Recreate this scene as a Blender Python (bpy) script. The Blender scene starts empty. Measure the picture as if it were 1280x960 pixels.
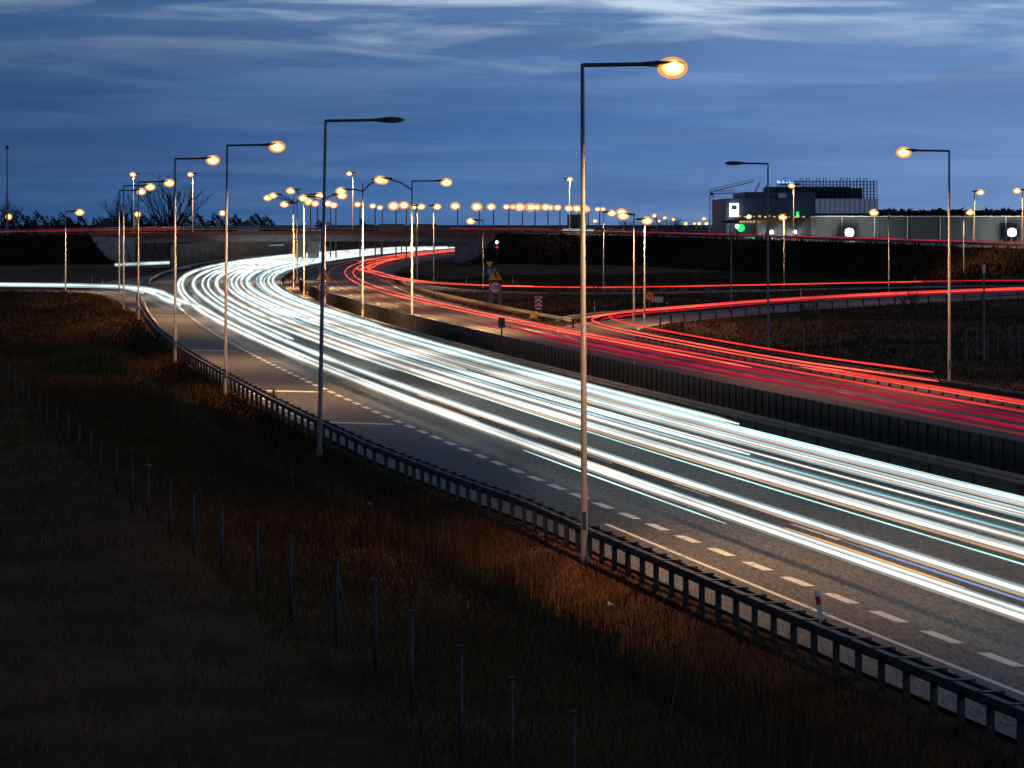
import bpy, bmesh, math, random
import numpy as np
from mathutils import Vector, Matrix
random.seed(7); rng = np.random.default_rng(7)
S = bpy.context.scene
COL = S.collection
# ---------------------------------------------------------------- camera
F, H, HY = 3700.0, 8.15, 278.0          # focal length in photo pixels, eye height, horizon row
cam = bpy.data.cameras.new('camera'); co = bpy.data.objects.new('camera', cam); COL.objects.link(co)
cam.sensor_width = 36; cam.lens = 36*F/1280; cam.shift_y = -(480-HY)/1280
cam.clip_start = .5; cam.clip_end = 20000
co.location = (0, 0, H); co.rotation_euler = (math.radians(90), 0, 0)
S.camera = co
# ---------------------------------------------------------------- world: dusk sky with low stratus
wd = bpy.data.worlds.new('World'); S.world = wd; wd.use_nodes = True
nt = wd.node_tree; nt.nodes.clear(); L = nt.links.new
def N(t, **k):
    n = nt.nodes.new(t)
    for a, b in k.items(): setattr(n, a, b)
    return n
def mth(op, a, b=None, c=None, clamp=False):
    n = N('ShaderNodeMath', operation=op, use_clamp=clamp)
    for i, v in enumerate((a, b, c)):
        if v is None: continue
        if isinstance(v, (int, float)): n.inputs[i].default_value = v
        else: L(v, n.inputs[i])
    return n.outputs[0]
def mixc(f, a, b, bt='MIX'):
    n = N('ShaderNodeMix', data_type='RGBA', blend_type=bt)
    for i, v in ((0, f), (6, a), (7, b)):
        if isinstance(v, (int, float)): n.inputs[i].default_value = v
        elif isinstance(v, tuple): n.inputs[i].default_value = (*v, 1)
        else: L(v, n.inputs[i])
    return n.outputs[2]
def ramp(f, stops):
    n = N('ShaderNodeValToRGB'); L(f, n.inputs[0]); e = n.color_ramp.elements
    while len(e) < len(stops): e.new(.5)
    for q, (p, c) in zip(e, stops): q.position = p; q.color = (*c, 1) if isinstance(c, tuple) else (c, c, c, 1)
    return n.outputs[0]
tc = N('ShaderNodeTexCoord'); sp = N('ShaderNodeSeparateXYZ'); L(tc.outputs['Generated'], sp.inputs[0])
X_, Y_, Z_ = sp.outputs
def nz(sx, sy, sz, scale, det, dist=0., rough=.5, off=0.):
    cb = N('ShaderNodeCombineXYZ'); L(mth('MULTIPLY', X_, sx), cb.inputs[0]); L(mth('MULTIPLY', Y_, sy), cb.inputs[1])
    L(mth('MULTIPLY_ADD', mth('MULTIPLY_ADD', X_, .006, Z_), sz, off), cb.inputs[2])
    n = N('ShaderNodeTexNoise'); L(cb.outputs[0], n.inputs['Vector'])
    n.inputs['Scale'].default_value = scale; n.inputs['Detail'].default_value = det
    n.inputs['Distortion'].default_value = dist; n.inputs['Roughness'].default_value = rough
    return n.outputs[0]
u = mth('MULTIPLY_ADD', X_, 2.9, .5, clamp=True)            # 0 = left of the view, 1 = right
v = mth('MULTIPLY', Z_, 13.3, clamp=True)                   # 0 = horizon, 1 = top of the view
side = ramp(u, [(0, (.018, .078, .225)), (.45, (.045, .150, .385)), (1, (.130, .275, .58))])
hor = ramp(v, [(0, (1.45, 1.12, 1.0)), (.14, (1.25, 1.08, 1.0)), (.45, (.98, .98, .97)), (1, (1.45, 1.22, 1.06))])
base = mixc(1., side, hor, 'MULTIPLY')
big = ramp(nz(8, 2, 66, 1., 6, .5, .6, 3.3), [(.34, .0), (.66, 1.)])
dark = mixc(mth('MULTIPLY', big, .6), base, mixc(1., base, (.66, .62, .72), 'MULTIPLY'))
fine = ramp(nz(9, 2, 130, 1., 5, .4, .6, 9.1), [(.46, .0), (.72, 1.)])
wisp = mixc(mth('MULTIPLY', fine, mth('MULTIPLY_ADD', u, .30, .12)), dark, (.24, .36, .60))
topm = ramp(v, [(.58, .0), (.80, .40), (.97, 1.)])
rgt = ramp(u, [(.0, .25), (.25, .65), (.45, 1.), (1, 1.)])
vio = ramp(nz(4.5, 2, 38, 1., 4, .5, .55, 27.7), [(.42, .0), (.68, 1.)])
wisp = mixc(mth('MULTIPLY', vio, mth('MULTIPLY_ADD', v, .35, .12)), wisp, (.105, .150, .285))
st = ramp(nz(10, 2, 100, 1., 5, .5, .56, 15.0), [(.47, .0), (.57, .45), (.66, 1.)])
cl = mixc(mth('MULTIPLY', mth('MULTIPLY', st, topm), rgt), wisp, (.55, .68, .84))
sky = N('ShaderNodeTexSky', sky_type='NISHITA', sun_disc=False)
sky.sun_elevation = math.radians(-3); sky.sun_rotation = math.radians(300)
bg1 = N('ShaderNodeBackground'); hi_ = ramp(mth('MULTIPLY', Z_, 1.), [(.08, 1.), (.22, .42), (1., .30)])       # sky dimmed overhead, above the view, to cut ambient light on the ground
L(mixc(1., cl, hi_, 'MULTIPLY'), bg1.inputs[0]); bg1.inputs[1].default_value = 1.0
bg2 = N('ShaderNodeBackground'); L(sky.outputs[0], bg2.inputs[0]); bg2.inputs[1].default_value = .05
ad = N('ShaderNodeAddShader'); L(bg1.outputs[0], ad.inputs[0]); L(bg2.outputs[0], ad.inputs[1])
ow = N('ShaderNodeOutputWorld'); L(ad.outputs[0], ow.inputs[0])
# a very weak, very soft last light from behind the clouds
sl = bpy.data.lights.new('dusk_light', 'SUN'); sl.energy = .012; sl.angle = math.radians(30); sl.color = (.7, .8, 1)
so = bpy.data.objects.new('dusk_light', sl); so.rotation_euler = (math.radians(60), 0, math.radians(60)); COL.objects.link(so)
vs = S.view_settings; vs.view_transform = 'Standard'; vs.look = 'None'; vs.exposure = 0; vs.gamma = 1; vs.use_curve_mapping = False
S.render.engine = 'CYCLES'
cy = S.cycles; cy.use_denoising = True; cy.max_bounces = 4; cy.diffuse_bounces = 2; cy.glossy_bounces = 2
cy.transparent_max_bounces = 12; cy.transmission_bounces = 2; cy.caustics_reflective = False; cy.caustics_refractive = False
cy.use_light_tree = True; cy.sample_clamp_indirect = 3; cy.use_adaptive_sampling = True; cy.adaptive_threshold = .015
SODIUM = (1., .54, .22)

# ---------------------------------------------------------------- helpers
def W(px, py, z=0.):
    """ground point (at height z) that the photograph shows at a pixel"""
    d = F*(H-z)/(py-HY); return ((px-640)*d/F, d, z)
def at(px, py, d): return ((px-640)*d/F, d, H-(py-HY)*d/F)
def tag(o, label=None, cat=None, group=None, kind=None):
    if label: o['label'] = label
    if cat: o['category'] = cat
    if group: o['group'] = group
    if kind: o['kind'] = kind
    return o
def empty(name, loc=(0, 0, 0), rz=0):
    o = bpy.data.objects.new(name, None); o.location = loc; o.rotation_euler.z = rz; o.empty_display_size = .2
    COL.objects.link(o); return o
class MB:
    def __init__(s): s.v = []; s.f = []
    def add(s, v, f):
        b = len(s.v); s.v += [tuple(map(float, p)) for p in v]; s.f += [tuple(i+b for i in q) for q in f]; return s
    def box(s, c, d, rz=0, taper=1.):
        x, y, z = d[0]/2, d[1]/2, d[2]/2; cs, sn = math.cos(rz), math.sin(rz); P = []
        for k in (-1, 1):
            t = taper if k > 0 else 1
            for i, j in ((-1, -1), (1, -1), (1, 1), (-1, 1)):
                a, b = i*x*t, j*y*t; P.append((c[0]+a*cs-b*sn, c[1]+a*sn+b*cs, c[2]+k*z))
        return s.add(P, [(3, 2, 1, 0), (4, 5, 6, 7), (0, 1, 5, 4), (1, 2, 6, 5), (2, 3, 7, 6), (3, 0, 4, 7)])
    def tube(s, pts, r, n=8, cap=True):
        pts = [Vector(p) for p in pts]; m = len(pts)
        if not hasattr(r, '__len__'): r = [r]*m
        P = []
        for i, p in enumerate(pts):
            t = (pts[min(i+1, m-1)]-pts[max(i-1, 0)]).normalized()
            a = t.cross(Vector((0, 0, 1)))
            if a.length < .05: a = t.cross(Vector((0, 1, 0)))
            a.normalize(); b = t.cross(a)
            for k in range(n):
                w = 2*math.pi*(k+.5)/n; P.append(p+(a*math.cos(w)+b*math.sin(w))*r[i])
        Fc = [(i*n+k, i*n+(k+1) % n, (i+1)*n+(k+1) % n, (i+1)*n+k) for i in range(m-1) for k in range(n)]
        if cap: Fc += [tuple(range(n-1, -1, -1)), tuple(range((m-1)*n, m*n))]
        return s.add(P, Fc)
    def sweep(s, path, prof, closed=True):
        """path: (x,y,z) list; prof: (side, up) list, side = to the right of travel"""
        path = [Vector(p) for p in path]; m = len(path); n = len(prof); P = []
        for i, p in enumerate(path):
            t = path[min(i+1, m-1)]-path[max(i-1, 0)]; t.z = 0; t.normalize(); r = Vector((t.y, -t.x, 0))
            P += [p+r*a+Vector((0, 0, b)) for a, b in prof]
        q = n if closed else n-1
        Fc = [(i*n+k, (i+1)*n+k, (i+1)*n+(k+1) % n, i*n+(k+1) % n) for i in range(m-1) for k in range(q)]
        if closed: Fc += [tuple(range(n)), tuple(range(m*n-1, (m-1)*n-1, -1))]
        return s.add(P, Fc)
    def blob(s, c, r, nu=14, nv=8, lo=-90, hi=90):
        P = []
        for j in range(nv+1):
            w = math.radians(lo+(hi-lo)*j/nv)
            for i in range(nu):
                t = 2*math.pi*i/nu
                P.append((c[0]+r[0]*math.cos(w)*math.cos(t), c[1]+r[1]*math.cos(w)*math.sin(t), c[2]+r[2]*math.sin(w)))
        Fc = [(j*nu+i, j*nu+(i+1) % nu, (j+1)*nu+(i+1) % nu, (j+1)*nu+i) for j in range(nv) for i in range(nu)]
        Fc += [tuple(range(nu-1, -1, -1)), tuple(range(nv*nu, nv*nu+nu))]
        return s.add(P, Fc)
    def build(s, name, m, parent=None, smooth=False):
        me = bpy.data.meshes.new(name); me.from_pydata(s.v, [], s.f); me.materials.append(m)
        if smooth: me.polygons.foreach_set('use_smooth', [True]*len(me.polygons))
        me.update(); o = bpy.data.objects.new(name, me); COL.objects.link(o)
        if parent: o.parent = parent
        return o
def npmesh(name, V, Fq, m, attr=None, smooth=False):
    me = bpy.data.meshes.new(name); k = Fq.shape[1]
    me.vertices.add(len(V)); me.vertices.foreach_set('co', V.astype(np.float32).ravel())
    me.loops.add(Fq.size); me.loops.foreach_set('vertex_index', Fq.astype(np.int32).ravel())
    me.polygons.add(len(Fq)); me.polygons.foreach_set('loop_start', np.arange(0, Fq.size, k, dtype=np.int32))
    if smooth: me.polygons.foreach_set('use_smooth', np.ones(len(Fq), bool))
    me.update(calc_edges=True); me.validate()
    if attr is not None:
        a = me.color_attributes.new('tint', 'FLOAT_COLOR', 'POINT'); c = np.ones((len(V), 4), np.float32); c[:, :3] = attr
        a.data.foreach_set('color', c.ravel())
    me.materials.append(m); o = bpy.data.objects.new(name, me); COL.objects.link(o); return o

# ---------------------------------------------------------------- materials
def mat(name, col, rough=.7, metal=0., noise=0., scale=5., bump=0., spec=.5, coords='Object', col2=None, stretch=(1, 1, 1), emit=None, es=0.):
    m = bpy.data.materials.new(name); m.use_nodes = True; t = m.node_tree; b = t.nodes['Principled BSDF']
    b.inputs['Base Color'].default_value = (*col, 1); b.inputs['Roughness'].default_value = rough
    b.inputs['Metallic'].default_value = metal; b.inputs['Specular IOR Level'].default_value = spec
    if emit: b.inputs['Emission Color'].default_value = (*emit, 1); b.inputs['Emission Strength'].default_value = es
    if noise or bump:
        tcn = t.nodes.new('ShaderNodeTexCoord'); mp = t.nodes.new('ShaderNodeMapping'); mp.inputs['Scale'].default_value = stretch
        t.links.new(tcn.outputs[coords], mp.inputs[0])
        nn = t.nodes.new('ShaderNodeTexNoise'); t.links.new(mp.outputs[0], nn.inputs['Vector']); nn.inputs['Scale'].default_value = scale
        nn.inputs['Detail'].default_value = 7; nn.inputs['Roughness'].default_value = .62
        r = t.nodes.new('ShaderNodeValToRGB'); t.links.new(nn.outputs[0], r.inputs[0])
        c2 = col2 or tuple(min(1, c*(1+noise)) for c in col); c1 = tuple(c*(1-noise) for c in col) if not col2 else col
        r.color_ramp.elements[0].position = .34; r.color_ramp.elements[0].color = (*c1, 1)
        r.color_ramp.elements[1].position = .66; r.color_ramp.elements[1].color = (*c2, 1)
        t.links.new(r.outputs[0], b.inputs['Base Color'])
        if bump:
            bp = t.nodes.new('ShaderNodeBump'); bp.inputs['Strength'].default_value = bump; bp.inputs['Distance'].default_value = .1
            t.links.new(nn.outputs[0], bp.inputs['Height']); t.links.new(bp.outputs[0], b.inputs['Normal'])
    return m
def emis(name, col, s):
    m = bpy.data.materials.new(name); m.use_nodes = True; t = m.node_tree; t.nodes.clear()
    e = t.nodes.new('ShaderNodeEmission'); e.inputs[0].default_value = (*col, 1); e.inputs[1].default_value = s
    o = t.nodes.new('ShaderNodeOutputMaterial'); t.links.new(e.outputs[0], o.inputs[0]); return m
def trail_mat(name, col, s, alpha=1., vary=.35, period=.04):
    """light trail: brightness wanders gently along its length"""
    m = bpy.data.materials.new(name); m.use_nodes = True; t = m.node_tree; t.nodes.clear()
    g = t.nodes.new('ShaderNodeTexCoord'); n = t.nodes.new('ShaderNodeTexNoise'); t.links.new(g.outputs['Object'], n.inputs['Vector'])
    n.inputs['Scale'].default_value = period; n.inputs['Detail'].default_value = 4
    r = t.nodes.new('ShaderNodeMapRange'); t.links.new(n.outputs[0], r.inputs[0])
    r.inputs[1].default_value = .35; r.inputs[2].default_value = .65; r.inputs[3].default_value = s*(1-vary); r.inputs[4].default_value = s*(1+vary)
    e = t.nodes.new('ShaderNodeEmission'); e.inputs[0].default_value = (*col, 1); t.links.new(r.outputs[0], e.inputs[1])
    o = t.nodes.new('ShaderNodeOutputMaterial')
    if alpha < 1:
        tr = t.nodes.new('ShaderNodeBsdfTransparent'); mx = t.nodes.new('ShaderNodeMixShader'); mx.inputs[0].default_value = alpha
        t.links.new(tr.outputs[0], mx.inputs[1]); t.links.new(e.outputs[0], mx.inputs[2]); t.links.new(mx.outputs[0], o.inputs[0])
    else: t.links.new(e.outputs[0], o.inputs[0])
    return m
def asphalt_mat():
    m = bpy.data.materials.new('asphalt'); m.use_nodes = True; t = m.node_tree; b = t.nodes['Principled BSDF']; l = t.links.new
    g = t.nodes.new('ShaderNodeTexCoord')
    def nn(sc, det, st=(1, 1, 1), rgh=.6):
        mp = t.nodes.new('ShaderNodeMapping'); mp.inputs['Scale'].default_value = st; l(g.outputs['Object'], mp.inputs[0])
        n = t.nodes.new('ShaderNodeTexNoise'); l(mp.outputs[0], n.inputs['Vector']); n.inputs['Scale'].default_value = sc
        n.inputs['Detail'].default_value = det; n.inputs['Roughness'].default_value = rgh; return n.outputs[0]
    a, c, d = nn(.9, 6, (1, .15, 1)), nn(11, 3, (1, .13, 1), .8), nn(.07, 3)
    def mr(x, lo, hi, p=.3, q=.7):
        r = t.nodes.new('ShaderNodeMapRange'); l(x, r.inputs[0]); r.inputs[1].default_value = p; r.inputs[2].default_value = q
        r.inputs[3].default_value = lo; r.inputs[4].default_value = hi; return r.outputs[0]
    def mul(x, y):
        k = t.nodes.new('ShaderNodeMath'); k.operation = 'MULTIPLY'; l(x, k.inputs[0]); l(y, k.inputs[1]); return k.outputs[0]
    val = mul(mul(mr(a, .72, 1.25), mr(c, .35, 1.9, .36, .64)), mr(d, .85, 1.15))
    h = t.nodes.new('ShaderNodeMix'); h.data_type = 'RGBA'; h.blend_type = 'MULTIPLY'; h.inputs[0].default_value = 1
    h.inputs[6].default_value = (.090, .089, .087, 1); l(val, h.inputs[7]); l(h.outputs[2], b.inputs['Base Color'])
    l(mr(a, .55, .75), b.inputs['Roughness']); b.inputs['Specular IOR Level'].default_value = .4
    vo = t.nodes.new('ShaderNodeTexVoronoi'); vo.feature = 'DISTANCE_TO_EDGE'; mp = t.nodes.new('ShaderNodeMapping'); mp.inputs['Scale'].default_value = (.11, .022, 1); l(g.outputs['Object'], mp.inputs[0])
    ns = t.nodes.new('ShaderNodeTexNoise'); ns.inputs['Scale'].default_value = 1.2; ns.inputs['Detail'].default_value = 5; l(g.outputs['Object'], ns.inputs['Vector'])
    va = t.nodes.new('ShaderNodeVectorMath'); va.operation = 'MULTIPLY_ADD'; va.inputs[1].default_value = (.05, .05, .05); l(ns.outputs['Color'], va.inputs[0]); l(mp.outputs[0], va.inputs[2]); l(va.outputs[0], vo.inputs['Vector'])
    ck = mr(vo.outputs['Distance'], .55, 1., .002, .006); pt = mr(nn(.25, 2, (1, .12, 1), .4), .82, 1.12, .46, .54)
    l(mul(mul(val, ck), pt), h.inputs[7])
    bp = t.nodes.new('ShaderNodeBump'); bp.inputs['Strength'].default_value = .35; bp.inputs['Distance'].default_value = .02
    l(c, bp.inputs['Height']); l(bp.outputs[0], b.inputs['Normal']); return m
def paint_mat():
    m = mat('road_paint', (.74, .74, .72), .6, col2=(.9, .9, .87), scale=2.2, noise=.1); t = m.node_tree; b = t.nodes['Principled BSDF']
    g = t.nodes.new('ShaderNodeTexCoord'); n = t.nodes.new('ShaderNodeTexNoise'); t.links.new(g.outputs['Object'], n.inputs['Vector']); n.inputs['Scale'].default_value = 3.; n.inputs['Detail'].default_value = 6; n.inputs['Roughness'].default_value = .75
    q = t.nodes.new('ShaderNodeMapRange'); t.links.new(n.outputs[0], q.inputs[0]); q.inputs[1].default_value = .36; q.inputs[2].default_value = .42; t.links.new(q.outputs[0], b.inputs['Alpha']); return m
def attr_mat(name, rough=.9):
    m = bpy.data.materials.new(name); m.use_nodes = True; t = m.node_tree; b = t.nodes['Principled BSDF']
    a = t.nodes.new('ShaderNodeAttribute'); a.attribute_name = 'tint'; t.links.new(a.outputs[0], b.inputs['Base Color'])
    b.inputs['Roughness'].default_value = rough; b.inputs['Specular IOR Level'].default_value = .2; return m
M = dict(
    asphalt=asphalt_mat(), paint=paint_mat(),
    soil=mat('soil_and_dead_grass', (.040, .018, .009), .95, col2=(.135, .066, .029), scale=.35, noise=.4, bump=.9, spec=.1),
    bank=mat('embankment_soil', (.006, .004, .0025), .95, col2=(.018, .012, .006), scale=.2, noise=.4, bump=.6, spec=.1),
    gravel=mat('median_gravel', (.055, .047, .04), .9, noise=.5, scale=3, bump=.6),
    galv=mat('galvanised_steel', (.20, .185, .19), .55, metal=.2, noise=.16, scale=1.5, stretch=(1, 1, .15)),
    galvd=mat('weathered_rail_steel', (.036, .032, .030), .5, metal=.3, noise=.35, scale=2.5),
    rail=mat('rail_steel', (.22, .205, .185), .55, metal=.3, noise=.25, scale=2.5),
    dark=mat('dark_metal', (.03, .032, .035), .5, noise=.2),
    post=mat('fence_post_steel', (.045, .043, .047), .55, metal=.3, noise=.35, scale=4),
    barrier=mat('dark_barrier_panel', (.014, .012, .010), .7, noise=.4, scale=3),
    conc=mat('bridge_concrete', (.36, .35, .33), .85, noise=.22, scale=.8, bump=.2),
    fascia=mat('bridge_fascia_red_brown', (.30, .075, .045), .6, noise=.2, scale=1),
    ribbed=mat('ribbed_noise_wall', (.17, .135, .10), .75, noise=.25, scale=.8),
    navy=mat('dark_cladding', (.07, .10, .15), .5, noise=.15, scale=.5),
    pale=mat('pale_cladding', (.85, .80, .80), .6, noise=.08, scale=.5),
    grey=mat('grey_cladding', (.075, .09, .10), .6, noise=.1, scale=.4),
    brown=mat('brown_shed', (.13, .09, .07), .7, noise=.2, scale=.5),
    bark=mat('bark', (.035, .028, .022), .9, noise=.3),
    red=mat('sign_red', (.55, .02, .02), .4), white=mat('sign_white', (.8, .8, .78), .4), yellow=mat('sign_yellow', (.85, .42, .02), .4),
    blue=mat('sign_blue', (.02, .12, .55), .4), black=mat('sign_black', (.01, .01, .01), .5),
    cranered=mat('crane_red', (.4, .03, .02), .5),
    foliage=attr_mat('foliage'),
    lamp=emis('sodium_lamp_glass', (1., .62, .20), 6.), dome=emis('sodium_outer_bloom', (1., .34, .03), 1.3), dome2_bloom=trail_mat('refractor_glow', (1., .38, .05), 1.2, .45, .0), flamp=emis('distant_sodium_lamp', (1., .68, .30), 4.),  # orange emissive shell materials paint the bloom around lamps
    flood=emis('floodlight_glass', (1., 1., .9), 30.), wlit=emis('white_lit_panel', (.85, 1., .97), 2.2),
    green=emis('green_lit_sign', (.02, 1., .22), 1.1), bluel=emis('blue_lit_letters', (.22, .45, 1.), 2.),
    warm=emis('warm_lit_strip', (1., .55, .18), .8), cool=emis('white_lamp', (1., .95, .8), 4.), redl=emis('red_lamp', (1., .02, .03), 1.5),
)

# ---------------------------------------------------------------- the motorway's line on the ground
REF = [(45, 11.4), (55.8, 8.9), (67.8, 6.28), (82.4, 3.2), (98.9, 0), (118.7, -4), (147, -9.7), (184, -16.4), (225, -23.1), (282, -31.6), (310, -35.3), (360, -41.5), (414, -46.5), (495, -52), (578, -54.3), (661, -53.3), (730, -48.5), (850, -39), (991, -26.5)]
PC = np.polyfit(np.array([p[0] for p in REF])/500, [p[1] for p in REF], 6)
def _pv(d): return np.polyval(PC, np.asarray(d, float)/500)
def xref(d):
    d = np.asarray(d, float); lo, hi = 45., 985.
    s0 = float(_pv(lo+1)-_pv(lo)); s1 = float(_pv(hi)-_pv(hi-1))
    return np.where(d < lo, _pv(lo)+(d-lo)*s0, np.where(d > hi, _pv(hi)+(np.minimum(d, 1400)-hi)*s1, _pv(np.clip(d, lo, hi))))
def slope(d): return (xref(np.asarray(d, float)+1)-xref(np.asarray(d, float)-1))/2
def lane(d, s):
    """ground x of the line at offset s (m, positive = right) from the dashed edge line, at depth d"""
    return xref(d)+np.asarray(s)*np.hypot(1, slope(d))
def srail(d): return np.interp(d, [40, 80, 88, 100, 129, 168, 205, 247, 302, 330], [-3.25, -3.3, -3.75, -4.2, -4.45, -4.6, -4.5, -4.05, -3.85, -4.2])
def wid(d): t = np.clip((np.asarray(d, float)-290)/380, 0, 1); return 9.*t*t*(3-2*t)
def smed(d): return 12.6+wid(d)
def path(s, d0, d1, step=4., z=0.):
    ds = np.arange(d0, d1+step, step); sv = s(ds) if callable(s) else np.full(len(ds), float(s)); xs = lane(ds, sv)
    zz = z(ds) if callable(z) else np.full(len(ds), float(z))
    return [(float(a), float(b), float(c)) for a, b, c in zip(xs, ds, zz)]
def smooth(pts, step=2.):
    """Catmull-Rom through world points"""
    P = [np.array(p, float) for p in pts]; P = [2*P[0]-P[1]]+P+[2*P[-1]-P[-2]]; out = []
    for i in range(1, len(P)-2):
        n = max(2, int(np.linalg.norm(P[i+1]-P[i])/step))
        for k in range(n):
            t = k/n; out.append(tuple(.5*((2*P[i])+(P[i+1]-P[i-1])*t+(2*P[i-1]-5*P[i]+4*P[i+1]-P[i+2])*t*t+(3*P[i]-P[i-1]-3*P[i+1]+P[i+2])*t**3)))
    out.append(tuple(P[-2])); return out
def shift(pts, s, dz=0.):
    out = []
    for i, p in enumerate(pts):
        a, b = pts[max(i-1, 0)], pts[min(i+1, len(pts)-1)]; tx, ty = b[0]-a[0], b[1]-a[1]; n = math.hypot(tx, ty) or 1
        out.append((p[0]+ty/n*s, p[1]-tx/n*s, p[2]+dz))
    return out
def ribbon(name, left, right, m, kind='structure', parent=None, label=None):
    n = min(len(left), len(right)); V = left[:n]+right[:n]; mb = MB().add(V, [(i, n+i, n+i+1, i+1) for i in range(n-1)])
    o = mb.build(name, m, parent)
    if kind: tag(o, label, kind=kind)
    return o
# side roads, each a centre line on the ground
RC = smooth([(25.6+0, 110, 0.), (19.6, 138, 0.), (14.6, 160, 0), (9.4, 192, 0), (6.9, 212, 0), (6.6, 226, 0), (9.4, 240, 0), (15, 254, 0), (26, 279, 0.), (42, 306, 0.), (66, 334, 0.), (100, 352, 0.), (190, 362, 0)])     # slip road sweeping to the right
RD = smooth([(-25, 480, 0), (-20.5, 440, 0), (-16.5, 402, 0), (-11, 368, 0), (-3.7, 350, 0), (6, 341, 0), (15, 342, 0), (30, 354, 0), (46, 368, 0), (66, 381, 0), (120, 385, 0), (200, 385, 0)])   # road under the embankment
RL = smooth([(-150, 388, 0), (-100, 371, 0), (-62, 356, 0), (-51, 350, 0), (-44.5, 341, 0), (-39.0, 319, 0), (-33.5, 287, 0), (-28.6, 262, 0)])   # slip road joining from the left
RE = smooth([(-130, 520, 0), (-90, 536, 0), (-66, 548, 0), (-45, 560, 0)])
PO = smooth([at(-420, 300, 548), at(-150, 298, 572), at(0, 294.5, 588), at(220, 290.5, 606), at(430, 289.5, 621), at(640, 291.5, 628), at(800, 294.5, 600), at(960, 299, 548), at(1120, 304, 482), at(1280, 309.5, 424), at(1500, 314, 410), at(1800, 316, 405)], 4.)  # the overpass road
PON = np.array(PO); RN = {k: np.array(v) for k, v in dict(C=RC, D=RD, L=RL, E=RE).items()}
# ---------------------------------------------------------------- ground
def wob(x, y, sc, seed=0):
    r = np.random.default_rng(seed); o = np.zeros_like(x, float)
    for k in range(7):
        a = r.uniform(0, 6.28); f = sc*(1.6**(k*.5)); o += np.sin(x*math.cos(a)*f+y*math.sin(a)*f+r.uniform(0, 6.28))/(1.35**k)
    return o/3.
def near(x, y, P, rad):
    best = np.full(x.shape, 1e9)
    for p in P[::2]: best = np.minimum(best, (x-p[0])**2+(y-p[1])**2)
    return np.clip((np.sqrt(best)-rad)/6., 0, 1)
def ground_z(x, d):
    x = np.asarray(x, float); d = np.asarray(d, float)
    s = (x-xref(d))/np.hypot(1, slope(d)); q = srail(d)-s
    near_l = np.interp(q, [-1, 0, .7, 2.6, 3.1, 4.4, 5.2, 9, 16, 40], [-.06, -.06, -.25, -1.15, -1.2, .25, .42, .45, .5, .6])
    far_l = np.interp(q, [-1, 0, 1, 5, 10, 14, 30], [-.06, -.06, -.2, -1.2, -1.1, -.2, -.1])
    t = np.clip((d-140)/80, 0, 1); zl = near_l*(1-t)+far_l*t
    zl = zl+wob(x, d, .35, 1)*.10*np.clip(q/3, 0, 1)+wob(x, d, .09, 2)*.32*np.clip((q-6)/8, 0, 1)
    zl = np.where(d > 305, np.minimum(zl, -.02)*np.clip((330-d)/25, 0, 1)-.06, zl)
    sr = s-28.2-wid(d)
    zr = -.06-np.interp(sr, [0, 2, 6, 9, 16], [0, .1, .8, .8, 0.2])*1.+wob(x, d, .12, 3)*.45*np.clip((sr-3)/6, 0, 1)+wob(x, d, .5, 5)*.12*np.clip((sr-3)/6, 0, 1)
    z = np.where(q > 0, zl, np.where(sr > 0, zr, -.06))
    for k, r_ in (('C', 4.6), ('D', 5), ('L', 6.), ('E', 6)):
        w = near(x, d, RN[k], r_); z = z*w+(-.06)*(1-w)
    return z
rows = np.concatenate([np.arange(12, 60, 1.), np.arange(60, 150, .75), np.arange(150, 360, 1.8), np.geomspace(361, 9000, 70)])
qc = np.concatenate([-np.array([6000, 2500, 1100, 600, 350, 220, 150, 110, 85, 70, 60]), -np.arange(52, 12, -1.), -np.arange(12, -.01, -.35)])
sc_ = np.concatenate([np.array([8., 20.]), np.arange(28.4, 75, .9), np.array([80, 90, 105, 125, 160, 220, 350, 600, 1200, 2600, 6000])])
GX = []
for d in rows:
    a = lane(d, srail(d)+qc); w_ = float(wid(d)); b = lane(d, np.where(sc_ > 25, sc_+w_, sc_)); GX.append(np.concatenate([a, b]))
GX = np.array(GX); GD = np.repeat(rows[:, None], GX.shape[1], 1); GZ = ground_z(GX, GD)
nr, nc = GX.shape; V = np.stack([GX, GD, GZ], -1).reshape(-1, 3); ii = np.arange(nr*nc).reshape(nr, nc)
Fq = np.stack([ii[:-1, :-1], ii[:-1, 1:], ii[1:, 1:], ii[1:, :-1]], -1).reshape(-1, 4)
tag(npmesh('ground', V, Fq, M['soil'], smooth=True), kind='structure')
# carriageways
def sl_edge(ds): return np.where(np.asarray(ds) > 305, np.interp(ds, [305, 335, 365, 420, 480, 560, 620], [-3.5, -9, -10, -9, -3.4, -3.4, -3.2]), srail(ds)+.25)
ribbon('carriageway', path(sl_edge, 14, 1150, 3., 0), path(lambda d: smed(d)-.35, 14, 1150, 3., 0), M['asphalt'])
ribbon('far_carriageway', path(lambda d: 15.4+wid(d), 14, 1150, 3., .0), path(lambda d: 27.7+wid(d), 14, 1150, 3., .0), M['asphalt'])
ribbon('median_strip', path(lambda d: smed(d)-.35, 14, 1150, 3., -.012), path(lambda d: 15.4+wid(d), 14, 1150, 3., -.012), M['gravel'])
for nm, P, h_ in (('slip_road', RC, 3.4), ('lower_road', RD, 3.6), ('joining_road', RL, 4.), ('side_road', RE, 3.8)):
    ribbon(nm, shift(P, -h_, -.004 if nm != 'lower_road' else -.008), shift(P, h_, -.004 if nm != 'lower_road' else -.008), M['asphalt'])
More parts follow.
